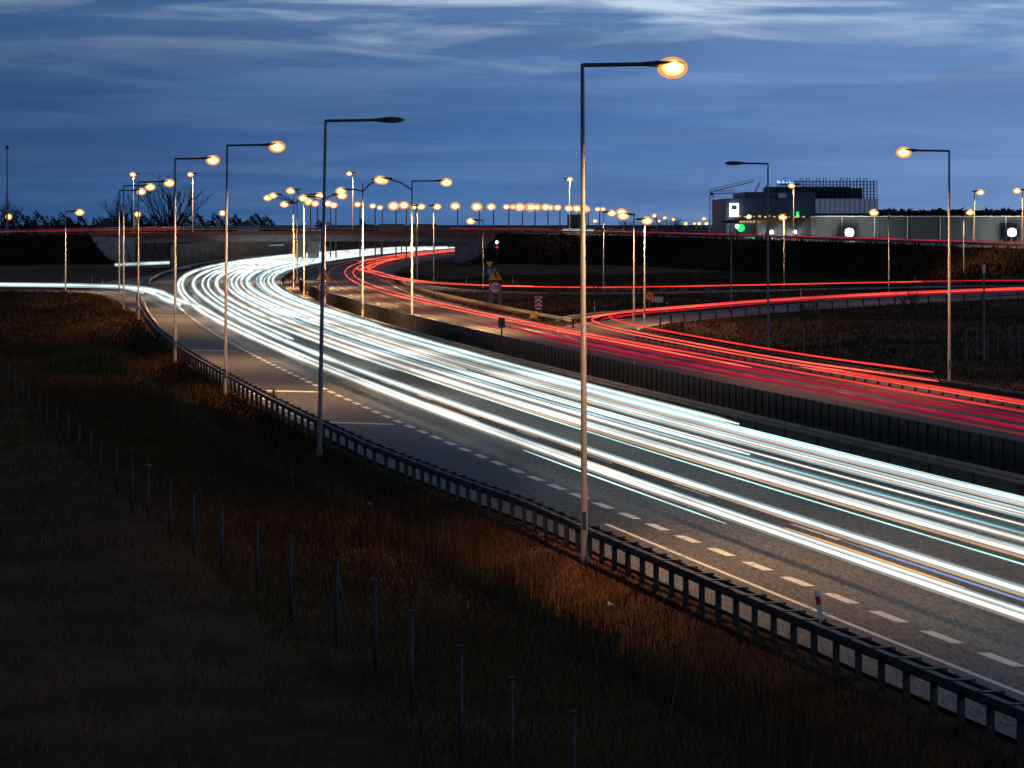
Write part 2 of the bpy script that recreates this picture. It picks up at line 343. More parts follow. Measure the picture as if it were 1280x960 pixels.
# painted lines
pm = MB()
def dash(mb, s, d0, d1, dl, gap, w, z=.004):
    d = d0
    while d < d1:
        sf = s if not callable(s) else None; ds = np.array([d, d+dl/2, d+dl]); sv = s(ds) if callable(s) else np.full(3, s)
        xa = lane(ds, sv-w/2); xb = lane(ds, sv+w/2)
        mb.add([(xa[i], ds[i], z) for i in range(3)]+[(xb[i], ds[i], z) for i in range(3)], [(0, 3, 4, 1), (1, 4, 5, 2)]); d += dl+gap
def solid(mb, s, d0, d1, w, z=.004):
    a = path(lambda q: (s(q) if callable(s) else s)-w/2+0*q, d0, d1, 3., z); b = path(lambda q: (s(q) if callable(s) else s)+w/2+0*q, d0, d1, 3., z)
    n = len(a); mb.add(a+b, [(i, n+i, n+i+1, i+1) for i in range(n-1)])
dash(pm, 0., 15.3, 262, 1.75, 1.25, .26)
solid(pm, 0., 262, 312, .24)
solid(pm, lambda d: -1.15+0*d-.06*np.clip(d-90, 0, 1e9)*.0, 20, 78, .13, .003)
solid(pm, lambda d: srail(d)+.75, 120, 320, .14)
for s in (3.75, 7.5): dash(pm, s, 16, 300, 4., 8., .14)
solid(pm, 11.4, 16, 330, .24)
solid(pm, 16.1, 16, 360, .24); dash(pm, 19.9, 18, 420, 4., 8., .13); dash(pm, 23.9, 20, 190, 2.6, 3.1, .26)
solid(pm, lambda d: 23.9+0*d, 190, 225, .24)
solid(pm, lambda d: np.interp(d, [200, 215, 360], [24.2, 26.8, 26.9])+wid(d), 225, 420, .22)
for px0, px1, y0, y1 in ((331, 398, 488.5, 490), (398, 492, 527.5, 530.5), (240, 297, 437.5, 439.), (189, 233, 393.5, 394.5)):   # short cross strokes beside the joining lane
    a, b = W(px0, y0), W(px1, y1); pm.add([(a[0], a[1]-.35, .005), (b[0], b[1]-.35, .005), (b[0], b[1]+.35, .005), (a[0], a[1]+.35, .005)], [(0, 1, 2, 3)])
for P in (RC, RD, RL):
    for sd in (-3., 3.):
        a, b = shift(P, sd-.08, .004), shift(P, sd+.08, .004); n = len(a); lo = 30 if P is RC else 0
        hi = n if P is not RL else n-32
        pm.add(a[lo:hi]+b[lo:hi], [(i, hi-lo+i, hi-lo+i+1, i+1) for i in range(hi-lo-1)])
tag(pm.build('road_markings', M['paint']), kind='structure')

# ---------------------------------------------------------------- guardrails
WB = [(0, .31), (.04, .28), (.08, .22), (.02, .16), (.08, .09), (.04, .03), (0, 0), (-.012, .0), (.005, .16), (-.012, .31)]
def guardrail(pts, label, side=1, top=.72, spacing=2., m='rail', m_post='rail', double=False, name='guardrail', dense=None, group=None):
    """pts = line of the posts; side=+1: beam on the right of travel"""
    root = empty(name, pts[0]); off = Vector(pts[0]); pts = [tuple(Vector(p)-off) for p in pts]
    prof = [(side*(a+.10), top-.31+b) for a, b in WB]
    MB().sweep(pts, prof).build('rail_beam', M[m], root)
    if double:
        MB().sweep(pts, [(-side*.07, top-.13), (-side*.07, top-.01), (-side*.21, top-.01), (-side*.21, top-.13)]).build('rear_beam', M[m], root)
    rest = MB(); cnt = 0; acc = 0; nxt = 0.
    for i in range(len(pts)-1):
        a, b = Vector(pts[i]), Vector(pts[i+1]); seg = (b-a).length
        while nxt <= acc+seg:
            p = a.lerp(b, (nxt-acc)/seg); rz = math.atan2(b.y-a.y, b.x-a.x); mb = MB() if cnt < 96 else rest
            mb.box((p.x+random.uniform(-.015, .015), p.y+random.uniform(-.03, .03), p.z+(top-.06)/2-.15), (.055, .12, top+.24), rz+random.uniform(-.12, .12))
            nrm = Vector((math.sin(rz), -math.cos(rz), 0))
            if double:
                q = p+nrm*side*.02; mb.box((q.x, q.y, p.z+top-.02), (.16, .42, .05), rz)
            else:
                q = p+nrm*side*.08; mb.box((q.x, q.y, p.z+top-.16), (.10, .10, .14), rz)
            if cnt < 96: mb.build('post', M[m_post], root)
            cnt += 1; nxt += spacing if dense is None or (p+off).y > dense[0] else dense[1]
        acc += seg
    if rest.v: rest.build('post', M[m_post], root)['kind'] = 'stuff'
    tag(root, label, 'guardrail', group); return root
def zt(off=0.): return lambda d: off+0*d
guardrail(path(lambda d: srail(d), 30, 303, 1.5), 'long double-beam crash barrier along the near edge of the white-lit carriageway', 1, .70, 2., 'galvd', 'galvd', True, dense=(95, 1.25))
guardrail(path(smed, 60, 900, 3.), 'steel crash barrier running along the median beside the white trails', -1, .72, 4., 'rail', 'galvd')
guardrail(path(lambda d: 27.9+wid(d), 100, 206, 2.), 'brown crash barrier with close posts at the foot of the right-hand lit street lamp', -1, .75, 2., 'galvd', 'galvd', True)
guardrail(path(lambda d: 27.9+wid(d), 228, 430, 3.), 'pale yellow-lit crash barrier on the outside of the red-trail carriageway', -1, .75, 4., 'rail', 'galvd')
rc = [p for p in RC]; i0 = min(range(len(rc)), key=lambda i: abs(rc[i][1]-229))
guardrail(shift(rc[i0:], -3.6), 'pale crash barrier along the far side of the curving slip road', 1, .75, 4., 'rail', 'galvd')
i1 = min(range(len(rc)), key=lambda i: abs(rc[i][1]-236))
guardrail(shift(rc[i1:], 3.6), 'bluish crash barrier along the grass side of the curving slip road', -1, .75, 4., 'rail', 'galvd')
guardrail(shift(RL[:-55], -4.2), 'low brown-lit crash barrier behind the slip road joining from the left', -1, .7, 4., 'rail', 'galvd')
guardrail(smooth([W(185, 361), W(187, 355), W(196, 349), W(207, 344.5), W(222, 341), W(238, 338)]), 'short curved crash barrier at the gore left of the motorway bend', 1, .75, 4., 'rail', 'galvd')
guardrail(path(lambda d: -3.2+0*d, 405, 760, 4.), 'distant crash barrier curling round the outside of the bend under the bridge', 1, .8, 4., 'rail', 'galvd')
# crash cushion at the nose
# dark ribbed barrier in the median
root = empty('median_screen', (0, 0, 0)); P = path(lambda d: 14.9+wid(d)*.9, 60, 372, .5)
MB().sweep(P, [(-.05, 0), (-.05, 1.22), (.05, 1.22), (.05, 0)]).build('panel', M['barrier'], root)
rb = MB()
for i, p in enumerate(P[:-1]):
    if i % 2 == 0: q = P[i+1]; rz = math.atan2(q[1]-p[1], q[0]-p[0]); rb.box((p[0]-.07, p[1], .6), (.16, .05, 1.26), rz)
rb.build('panel_rib', M['barrier'], root)['kind'] = 'stuff'
tag(root, 'dark ribbed screen standing in the median between white and red trails', 'barrier')

# ---------------------------------------------------------------- overpass, embankments, walls
def pidx(px):   # index on the overpass line nearest to a photo column
    return int(np.argmin(np.abs(640+PON[:, 0]/PON[:, 1]*F-px)))
iL, iR = pidx(88), pidx(636)
def gz(p): return -.3
def embank(seg, name):
    mb = MB(); n = len(seg)
    prof = [(-38, None), (-20, .5), (-7.5, -.35), (-7, -.02), (7, -.02), (7.5, -.35), (20, .5), (38, None)]
    rowsv = []
    for i, p in enumerate(seg):
        a, b = seg[max(i-1, 0)], seg[min(i+1, n-1)]; tx, ty = b[0]-a[0], b[1]-a[1]; l = math.hypot(tx, ty); rx, ry = ty/l, -tx/l; h = p[2]+.4
        for k, (s_, f) in enumerate([(-7-h*2.2, 'g'), (-7-h*1.1, 'm'), (-7.2, 't'), (7.2, 't'), (7+h*1.1, 'm'), (7+h*2.2, 'g')]):
            z = -.4 if f == 'g' else (p[2]-.04 if f == 't' else (p[2]-.4)/2+.12*math.sin(i*.7+k))
            rowsv.append((p[0]+rx*s_, p[1]+ry*s_, z))
    mb.add(rowsv, [(i*6+k, i*6+k+1, (i+1)*6+k+1, (i+1)*6+k) for i in range(n-1) for k in range(5)]+[(5, 4, 3, 2, 1, 0)]+[tuple((n-1)*6+k for k in range(6))])
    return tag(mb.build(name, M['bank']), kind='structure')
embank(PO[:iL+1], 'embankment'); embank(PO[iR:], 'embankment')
ribbon('overpass_road', shift(PO, -6.4, .01), shift(PO, 6.4, .01), M['asphalt'])
br = empty('overpass_bridge', (0, 0, 0)); seg = PO[iL-2:iR+3]
MB().sweep(seg, [(-7.2, 0), (7.2, 0), (7.2, -.45), (5, -.6), (-5, -.6), (-7.2, -.45)]).build('deck', M['conc'], br)
for sd in (-1, 1):
    MB().sweep(shift(seg, 7.28*sd), [(-.07, .12), (.07, .12), (.07, -.62), (-.07, -.62)]).build('fascia', M['fascia'], br)
for s_ in (-5.2, -1.8, 1.8, 5.2):
    MB().sweep(shift(seg, s_), [(-.5, -.6), (.5, -.6), (.4, -2.0), (-.4, -2.0)]).build('beam', M['conc'], br)
for k, px in enumerate((130, 377)):
    i = pidx(px); p = PON[i]; q = PON[i+1]; t = (q-p)/np.linalg.norm(q-p)
    for j in ((-4.5, 4.5) if px > 200 else (0,)):
        c = p+np.array([t[1], -t[0], 0])*j; MB().box((c[0], c[1], (p[2]-2.0-.4)/2+0), (1.9, 1.9, p[2]-2.0+.4), math.atan2(t[1], t[0])).build('pier', M['conc'], br)
    MB().box((p[0], p[1], p[2]-2.25), (2.2, 13, .55), math.atan2(t[1], t[0])).build('pier_cap', M['conc'], br)
for i, sg in ((iL, 1), (iR, -1)):                      # abutments with sloping wing walls
    p = PON[i]; q = PON[i+1]; t = (q-p)/np.linalg.norm(q-p); rz = math.atan2(t[1], t[0]); r = np.array([t[1], -t[0]]); h = p[2]-.62
    base = np.array([p[0], p[1]])+t[:2]*sg*1.
    def Pq(a, b, z): w = base+t[:2]*sg*a+r*b; return (w[0], w[1], z)
    A = MB()
    L0, L1 = 0., 9.
    A.add([Pq(L0-4, 7.3, h), Pq(L1, 7.3, h), Pq(L1, 7.3, -.4), Pq(L1-2, 7.3, -.4), Pq(L0-4, 7.3, h-1.3),
           Pq(L0-4, 6.6, h), Pq(L1, 6.6, h), Pq(L1, 6.6, -.4), Pq(L1-2, 6.6, -.4), Pq(L0-4, 6.6, h-1.3)],
          [(0, 1, 2, 3, 4), (9, 8, 7, 6, 5), (0, 5, 6, 1), (1, 6, 7, 2), (2, 7, 8, 3), (3, 8, 9, 4), (4, 9, 5, 0)])
    A.add([Pq(L1, -7.3, h-1.2), Pq(L1, 7.25, h-1.2), Pq(L1, 7.25, -.4), Pq(L1, -7.3, -.4), Pq(L1-1, -7.3, h-1.2), Pq(L1-1, 7.25, h-1.2), Pq(L1-1, 7.25, -.4), Pq(L1-1, -7.3, -.4)],
          [(0, 1, 2, 3), (7, 6, 5, 4), (0, 4, 5, 1), (1, 5, 6, 2), (2, 6, 7, 3), (3, 7, 4, 0)])
    A.build('abutment', M['conc'], br)
for sd in (-1, 1):
    pr = shift(PO[iL-14:iR+14], 6.9*sd); rl = MB(); rl.tube([(p[0], p[1], p[2]+1.1) for p in pr], .05, 6); rl.tube([(p[0], p[1], p[2]+.6) for p in pr], .035, 6)
    for p in pr[::1]: rl.box((p[0], p[1], p[2]+.55), (.07, .07, 1.1))
    rl.build('railing', M['galv'], br)
    MB().sweep(shift(PO[iL-14:iR+14], 6.2*sd), [(-.06, .45), (.06, .45), (.06, .78), (-.06, .78)]).build('guard_beam', M['rail'], br)
tag(br, 'long low road bridge with red-brown edge beam crossing the motorway', 'bridge')
guardrail(shift(PO[iR+14:], 6.6), 'crash barrier along the top of the right-hand embankment', 1, .78, 4., 'rail', 'galvd')
guardrail(shift(PO[:iL-14], 6.6), 'crash barrier along the top of the left-hand embankment', 1, .78, 4., 'rail', 'galvd')
# ribbed noise wall seen under the bridge
root = empty('noise_wall', (0, 0, 0)); P = path(lambda d: -5.4+0*d, 500, 800, 1.2)
MB().sweep(P, [(-.08, -.3), (-.08, 4.3), (.08, 4.3), (.08, -.3)]).build('panel', M['ribbed'], root)
rb = MB()
for p in P[::2]: rb.box((p[0]+.12, p[1], 2.05), (.22, .35, 4.6))
rb.build('panel_rib', M['ribbed'], root)['kind'] = 'stuff'
tag(root, 'tall brown ribbed noise wall curving under the bridge', 'noise wall')
for k, px in enumerate((150, 164, 176, 187, 197, 206)):
    a = at(px, 328, 585); mb = MB(); mb.tube([(a[0], a[1], -.1), (a[0]-.5, a[1], 2.)], [.3, .25], 6); o = mb.build('fence_pillar', M['ribbed'])
    tag(o, f'{("first", "second", "third", "fourth", "fifth", "sixth")[k]} leaning pale pillar from the left beneath the bridge', 'pillar', 'pale pillars beneath the bridge')
# brown screens standing above the bridge deck
for x0, x1, y0, y1, lb in ((473, 505, 280, 287, 'low brown screen above the bridge, left of the double-armed lamp'), (512, 546, 280, 287, 'low brown screen above the bridge, right of the double-armed lamp'),
                           (606, 720, 282, 292, 'long low brown shed behind the bridge under the lamp row'), (709, 733, 268, 285, 'tall square brown board behind the foreground lamp post')):
    a, b = at(x0, y1+4, 700), at(x1, y0, 700); c = ((a[0]+b[0])/2, 700, (a[2]+b[2])/2)
    r = empty('roadside_board', (c[0], c[1], 0)); MB().box((0, 0, c[2]), (b[0]-a[0], .35, b[2]-a[2])).build('board', M['brown'], r)
    for sgn in (-.4, .4): MB().box((sgn*(b[0]-a[0]), .35, (c[2])/2), (.25, .25, c[2])).build('leg', M['brown'], r)
    tag(r, lb, 'board')

# ---------------------------------------------------------------- street lamps
ORD = ['first', 'second', 'third', 'fourth', 'fifth', 'sixth', 'seventh', 'eighth', 'ninth', 'tenth', 'eleventh', 'twelfth', 'thirteenth', 'fourteenth', 'fifteenth', 'sixteenth', 'seventeenth', 'eighteenth', 'nineteenth', 'twentieth']
ORD += ['twenty-'+w for w in ORD[:9]]+['thirtieth']+['thirty-'+w for w in ORD[:9]]+['fortieth']+['forty-'+w for w in ORD[:9]]
def lamp(base, top, heads, label, group=None, lean=0., power=11000., light=True, name='street_lamp'):
    """base (x,y,z) world, top = pole height, heads = [(dx, dz, lit)]"""
    k = min(2.1, max(1.15, .9+base[1]/420.)); r = empty(name, base); far = base[1] > 420  # lanterns and bowls enlarge with distance, bloom built into their size
    r0 = .088*(1 if not far else 1.35); ln = lean*top
    MB().tube([(-ln, 0, -.5), (-ln, 0, .02), (-ln*.98, 0, .05), (0, 0, top)], [r0*1.35, r0*1.35, r0, r0*.55], 12).build('pole', M['galv'], r, True)
    if not far: MB().box((-ln*.9, -r0*.98, .9), (.10, .03, .45)).build('hatch', M['galv'], r)
    for dx, dz, lit in heads:
        s = 1 if dx >= 0 else -1
        if abs(dx) > .3:
            if dz: pts = [(0, 0, top-.7), (dx*.35, 0, top-.25+dz*.5), (dx*.8, 0, top+dz)]
            else: pts = [(0, 0, top-.03), (dx*.8, 0, top+.0)]
            MB().tube(pts, [.055*max(1, k*.8)]*len(pts), 8).build('arm', M['dark'] if not far else M['galv'], r)
        hz = top+dz
        hd = MB(); hd.blob((dx-s*(.05*k if lit else 0), 0, hz+(.02*k if lit else 0)), (.36*k if lit else .42*k, .15*k, (.055 if lit else .10)*k), 16, 8); hd.tube([(dx-s*.62*k, 0, hz), (dx-s*.25*k, 0, hz)], [.04*k, .08*k], 8)
        h = hd.build('lantern', M['dark'], r, True)
        if lit:
            [MB().blob((dx+.05*s, 0, hz-.08*k), (a_*k, b_*k, c_*k), 18, 10).build('refractor_bloom', M[m_], h, True) for a_, b_, c_, m_ in ((.28, .16, .20, 'dome2_bloom'), (.33, .17, .235, 'dome2_bloom'))]  # translucent glowing shells added around the bowl to imitate lens bloom
            MB().blob((dx+.06*s, 0, hz-.08*k), (.235*k, .19*k, .165*k), 16, 10).build('lamp_bowl', M['lamp'], h, True)
            if light:
                ld = bpy.data.lights.new('lamp_light', 'SPOT'); ld.energy = power; ld.color = SODIUM; ld.shadow_soft_size = .2; ld.spot_size = math.radians(146); ld.spot_blend = 1.
                lo = bpy.data.objects.new('lamp_light', ld); COL.objects.link(lo); lo.parent = r; lo.location = (dx+.06*s, 0, hz-.30*k); lo.rotation_euler.y = -.27*s
    return tag(r, label, 'street lamp', group)
def lampG(px, py, pytop, heads, label, group=None, z=0., lean=0., **k):
    """lamp from photo pixels: base column/row on ground z, top row, heads as (lamp column, lamp row, lit)"""
    b = W(px, py, z); d = b[1]; top = H-(pytop-HY)*d/F-z
    hs = [((hx-px-lean*0)*d/F, (pytop-hy_)*d/F if abs(pytop-hy_) > 2 else 0, lit) for hx, hy_, lit in heads]
    return lamp(b, top, hs, label, group, lean, **k)
G1 = 'street lamps along the near edge of the motorway'
lampG(728, 697, 80, [(838, 81, 1)], 'tallest lit street lamp in the foreground, tall pole right of centre', G1, power=8000, lean=-.004)
lampG(407, 562, 150, [(489, 150, 0)], 'unlit street lamp with dark lantern beside the double-beam barrier', G1, lean=.019)
lampG(284, 490, 181, [(345, 181, 1)], 'lit street lamp just left of the unlit near one', G1, lean=.008)
lampG(219, 450, 198, [(265, 198, 1)], 'lit street lamp between the cross strokes and the bare tree', G1)
lampG(173, 399, 227, [(211, 227, 1)], 'fifth lit lamp along the near road edge, in front of the bare tree', G1)
lampG(154.5, 387, 232, [(187, 232, 1)], 'sixth lamp along the near road edge, where the slip road joins', G1)
lampG(149, 372, 238, [(176, 238, 1)], 'farthest lamp of the near road edge, beside the left slip road', G1)
lampG(82, 365, 264, [(99, 264, 1)], 'shorter lit street lamp on the slip road at the left', G1)
G2 = 'double-armed lamps in the motorway median'
lampG(515, 412, 226, [(476, 223, 1), (557, 224, 1)], 'double-armed lamp in the median with both lanterns lit, nearest of its row', G2, power=32000)
lampG(453.5, 397, 229, [(427, 237, 1), (478, 224, 1)], 'double-armed median lamp just left of the nearest double one', G2, power=32000)
lampG(406, 380, 240, [(380, 246, 1), (427, 243, 1)], 'third double-armed median lamp, behind the merging warning sign', G2, power=32000)
lampG(380, 370, 243, [(364, 237, 1), (399, 241, 1)], 'fourth double-armed median lamp, at the tip of the barrier bend', G2, power=32000)
lampG(367, 360, 247, [(356, 254, 1), (385, 250, 1)], 'farthest double-armed median lamp, in front of the bridge pier', G2, power=32000)
lampG(371.5, 352, 249, [(335, 246, 1), (342, 243, 1)], 'lamp with two lanterns both leaning left over the bend', G2, power=16000)
G3 = 'street lamps on the right of the motorway'
lampG(1186.5, 478, 188, [(1131, 188, 1)], 'lit street lamp at the right with arm pointing left over the red trails', G3, power=8000)
lampG(960, 441, 204, [(917, 204, 0)], 'unlit street lamp in front of the dark commercial building', G3)
G4 = 'short lamps along the slip roads'
lampG(914, 390, 277, [(914.5, 277, 0)], 'short unlit lamp pole directly below the white lit sign', G4)
lampG(792.5, 407, 268, [(780, 269, 1)], 'short lit lamp left of the chevron board where the slip road turns', G4, power=4500)
lampG(805.5, 403, 274, [(808, 274, 1)], 'short lit lamp just right of the slip-road turn', G4, power=4500)
lampG(754.5, 360, 265, [(764, 266, 1)], 'short lit lamp on the lower road, right of the tallest post', G4, power=4500)
lampG(980, 357, 270, [(979, 270, 1)], 'short orange-lit lamp in front of the glazed shop front', G4, power=4500)
lampG(1111, 373, 264, [(1093, 264, 1)], 'short lit lamp left of the right-hand street lamp, by the slip road', G4, power=4500)
lampG(1204.5, 351, 264, [(1212, 263, 1)], 'short lit lamp just right of the right-hand street lamp', G4, power=4500)
lampG(604, 359, 275, [(589, 274, 1)], 'short lit lamp beside the merging sign on the lower road', G4, power=4500)
lampG(542, 352, 257, [(546, 257, 1)], 'lit lamp inside the loop of the red trails, right of two', G4, power=4500)
lampG(521.5, 350, 257, [(526, 257, 1)], 'lit lamp inside the loop of the red trails, left of two', G4, power=4500)
# on the overpass
G5 = 'street lamps on the overpass'
def lampO(px, pytop, hx, hyy, label, off=6.8, power=16000, **k):
    i = pidx(px); p = PON[i]; t = PON[i+1]-p; n = math.hypot(t[0], t[1]); b = (p[0]+t[1]/n*off, p[1]-t[0]/n*off, p[2]); d = b[1]
    b = ((px-640)*d/F, d, b[2]); top = H-(pytop-HY)*d/F-b[2]
    return lamp(b, top, [((hx-px)*d/F, 0 if abs(pytop-hyy) < 3 else (pytop-hyy)*d/F, 1)], label, G5, power=power, **k)
lampO(167, 217, 166.5, 217, 'pale small lamp on the overpass above the joining slip road', power=4000)
lampO(241, 217, 238.5, 216, 'lit lamp on the overpass right beside the bare tree')
lampO(441, 216, 437, 216, 'tall twin-lit lamp on the overpass above the bend', -6.8)
lampO(712, 223, 712, 222, 'lone tall lit lamp on the overpass behind the foreground post')
lampO(992, 231, 990, 231, 'tall lit lamp on the embankment in front of the scaffolding', power=4000)
lampO(1218, 239, 1225, 238, 'tall thin lamp on the embankment right of the right-hand street lamp', power=4000)
lampO(1278, 237, 1272, 236, 'lit lamp on the embankment at the right edge', power=4000)
for px, hx, hyy, lb in ((2, 11, 271, 'leaning small lamp on the overpass at the far left'), (165, 172, 268, 'leaning small lamp on the overpass below the bare tree'), (270, 278, 266.5, 'leaning small lamp on the overpass left of the white gabled house')):
    i = pidx(px); p = PON[i]; d = p[1]+6; b = ((px-640)*d/F, d, p[2]); r = empty('leaning_lamp', b); e = ((hx-px)*d/F, 0, H-(hyy-HY)*d/F-p[2])
    MB().tube([(0, 0, -.3), e], [.14, .1], 8).build('pole', M['galv'], r); MB().blob(e, (.45, .5, .42), 12, 8).build('lamp_bowl', M['flamp'], r, True); MB().blob(e, (.72, .6, .66), 14, 8).build('refractor_bloom', M['dome2_bloom'], r, True); tag(r, lb, 'street lamp', G5)  # outer shell is added bloom, not a lamp part
b = W(9, 330, 0); i = pidx(9); p = PON[i]; r = empty('camera_mast', ((9-640)*p[1]/F, p[1], p[2])); hm = H-(182-HY)*p[1]/F-p[2]
MB().tube([(0, 0, -.3), (0, 0, hm)], [.2, .1], 8).build('pole', M['galv'], r); MB().box((0, 0, hm-.4), (.5, .4, .7)).build('head', M['dark'], r); tag(r, 'tall thin unlit mast at the far left edge', 'mast')
# long far row
G6 = 'row of distant lamps beyond the bridge'
row = [(447, 255), (466, 257), (475, 259), (492, 257), (505, 256), (517, 258), (569, 257), (596, 258), (614, 258), (633, 258), (650, 258.5), (666, 258.5), (682, 258.5), (697, 259), (711, 260), (721, 260), (733, 261), (747, 261),
       (777, 265), (818, 269), (824, 276), (831, 272), (842, 274), (385, 253), (410, 254), (417, 256), (394, 254), (744, 276), (857, 279), (868, 279), (874, 279), (883, 279), (880, 273), (892, 279), (898, 279), (906, 279), (893, 268)]
row.sort()
for k, (px, py) in enumerate(row):
    zt_ = 11.5 if py < 262 else 9.5; d = F*(zt_-H)/(HY-py) if py < 272 else 900.
    if py >= 272: zt_ = H-(py-HY)*d/F
    d = min(max(d, 620), 900); zt_ = H-(py-HY)*d/F; b = ((px-640)*d/F, d, -.1)
    r = empty('distant_lamp', b); MB().tube([(.5, 0, -.3), (.5, 0, zt_+.1)], [.17, .14], 6).build('pole', M['galv'], r)
    kk = (1. if px < 800 else .62)*random.uniform(.68, 1.2)
    MB().tube([(.5, .1, zt_+.10), (-.1, .1, zt_+.14)], .06, 6).build('arm', M['galv'], r)
    [MB().blob((dx_, 0, zt_+.02), (a_*kk, .40, b_*kk), 14, 8).build('refractor_bloom', M[m_], r, True) for dx_ in ((0, 1.9*kk*random.choice((-1, 1))) if 600 < px < 765 and k % 3 else (0,)) for a_, b_, m_ in ((.85, .60, 'dome2_bloom'), (1.05, .80, 'dome2_bloom'))]  # emissive shells stand in for the bloom of each distant lamp
    if 600 < px < 765 and k % 3: MB().blob((r.children[-1].data.vertices[0].co.x, -.12, zt_-.02), (.45*kk, .55, .34*kk), 12, 6).build('lamp_bowl', M['flamp'], r, True)
    MB().blob((0, -.12, zt_-.02), (.66*kk, .55, .46*kk), 12, 6).build('lamp_bowl', M['flamp'], r, True)
    tag(r, f'tiny lit lamp, {ORD[k]} from the left in the distant row along the horizon', 'street lamp', G6)

# ---------------------------------------------------------------- light trails of the passing traffic
TM = {}
def tmat(kind):
    if kind not in TM:
        c, s, a = dict(white=((.88, 1., 1.), 2.7, 1), cream=((1., .96, .88), 2.3, 1), haze=((.66, .92, .93), .72, .30), hazew_glow=((.95, .86, .74), .50, .28), hazer_glow=((.95, .05, .05), .26, .16), teal=((.12, .42, .48), .5, 1), pale=((.52, .78, .90), .9, 1), tan=((1., .60, .34), .7, 1),
                       blue=((.30, .48, .92), .75, 1), lilac=((.32, .28, .48), .35, .7), amber=((1., .42, .06), 1.3, 1), mint=((.55, .95, .86), 1.4, 1),
                       red=((1., .05, .035), 1.5, 1), coral=((1., .13, .075), 1.5, 1), crimson=((.8, .01, .07), .6, 1), rose=((.85, .03, .12), .24, .22), ember=((.95, .16, .06), .30, .26), far=((.8, .95, 1), 1.4, 1))[kind]
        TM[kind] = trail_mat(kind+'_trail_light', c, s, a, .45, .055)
    return TM[kind]
ADJ = dict(white='white', cream='creamy white', teal='dim teal', pale='pale blue-white', tan='tan orange', blue='blue', lilac='faint lilac', amber='short amber', mint='thin mint white', red='bright red', coral='coral red', crimson='dark crimson', rose='faint rose', ember='faint orange-red', far='thin white')
TG = {'A': 'white headlight trails on the near carriageway', 'B': 'red tail-light trails on the far carriageway'}
def grow(d, r): d = np.asarray(d); return r*.60*(1+np.clip((d-75)/150, 0, 1.7)*1.0)  # trails swell with distance, bloom built into their radius
def trail(name, pts, r, kind, label, group):
    soft = {'white': 'haze', 'far': 'haze', 'cream': 'hazew_glow', 'red': 'hazer_glow', 'coral': 'hazer_glow', 'crimson': 'hazer_glow'}.get(kind)  # translucent glow sheath for each trail kind
    ra = np.array(r)*np.ones(len(pts)); core = ra*.86
    o = MB().tube(pts, list(core), 8).build(name, tmat(kind))
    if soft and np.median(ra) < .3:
        MB().tube(pts, list(ra*1.5), 8, False).build('soft_glow', tmat(soft), o)  # translucent emissive sheath added round the core as the trail's glow
        if soft != 'hazer_glow': MB().tube(pts, list(ra*2.2), 8, False).build('soft_glow', tmat(soft), o)
    return tag(o, label, 'light trail', group)
# (offset at the near end, offset in the bend, height, radius, kind, near depth, far depth)
A = [(.80, .8, .66, .085, 'cream', 30, 900), (1.02, 1.15, .72, .055, 'white', 30, 640), (1.90, 2.0, .62, .045, 'blue', 46, 68), (2.04, 2.2, .66, .05, 'tan', 40, 130), (2.28, 2.45, .68, .075, 'white', 30, 900),
     (1.45, 1.6, .62, .045, 'amber', 61, 72), (1.5, 1.7, .62, .04, 'amber', 88, 98), (1.5, 1.7, .62, .04, 'tan', 112, 122), (.42, .5, .62, .035, 'mint', 74, 97),
     (3.05, 3.1, .55, .07, 'lilac', 38, 61.5), (3.34, 3.5, .66, .04, 'blue', 38, 62),
     (4.28, 4.5, .62, .035, 'mint', 34, 300), (4.62, 4.7, .66, .05, 'tan', 34, 200), (4.95, 4.95, .70, .085, 'cream', 34, 900), (5.25, 5.2, .66, .05, 'white', 60, 520), (5.52, 5.6, .60, .055, 'teal', 34, 260),
     (5.9, 6.1, .70, .07, 'cream', 34, 900), (6.15, 6.4, .66, .045, 'pale', 34, 400), (6.5, 6.6, .66, .05, 'pale', 34, 300), (6.86, 6.9, .62, .05, 'teal', 34, 300), (6.75, 7.4, .7, .06, 'white', 95, 900),
     (7.35, 7.9, .66, .03, 'cream', 34, 700), (7.6, 8.1, .58, .05, 'teal', 34, 240), (8.0, 8.4, .72, .05, 'tan', 34, 220), (8.3, 8.7, .66, .085, 'white', 34, 900), (8.62, 9.0, .70, .055, 'pale', 34, 600),
     (9.15, 9.5, .66, .05, 'tan', 34, 300), (9.42, 9.8, .66, .06, 'pale', 34, 900), (9.72, 10.1, .7, .075, 'white', 34, 800), (10.2, 10.7, .62, .035, 'mint', 34, 900), (10.4, 11.2, .66, .06, 'white', 110, 900),
     (3.0, 3.4, .66, .05, 'white', 190, 900), (4.3, 4.2, .66, .05, 'white', 150, 640), (7.0, 8.0, .7, .05, 'cream', 150, 900), (9.9, 11.6, .7, .06, 'white', 210, 900), (6.2, 6.9, .66, .06, 'white', 230, 820)]
A.sort(); cnts = {}
for k, (s0, s1, z, r, kind, d0, d1) in enumerate(A):
    ds = np.arange(d0, d1+3, 3.); ph = random.uniform(0, 6.3); am = .06+.0*k
    sv = np.interp(ds, [60, 220], [s0, s1])*(1+wid(ds)/14.)+am*np.sin(ds/31.+ph)+am*np.sin(ds/73.+ph*2)*np.clip(ds/120, 0, 2)
    pts = [(float(a), float(b), z) for a, b in zip(lane(ds, sv), ds)]
    rr = list(grow(ds, r)) ; rr[0] *= .3; rr[-1] *= .3
    trail('light_trail', pts, rr, kind, f'{ADJ[kind]} light trail, {ORD[k]} across the near carriageway from its dashed edge line', TG['A'])
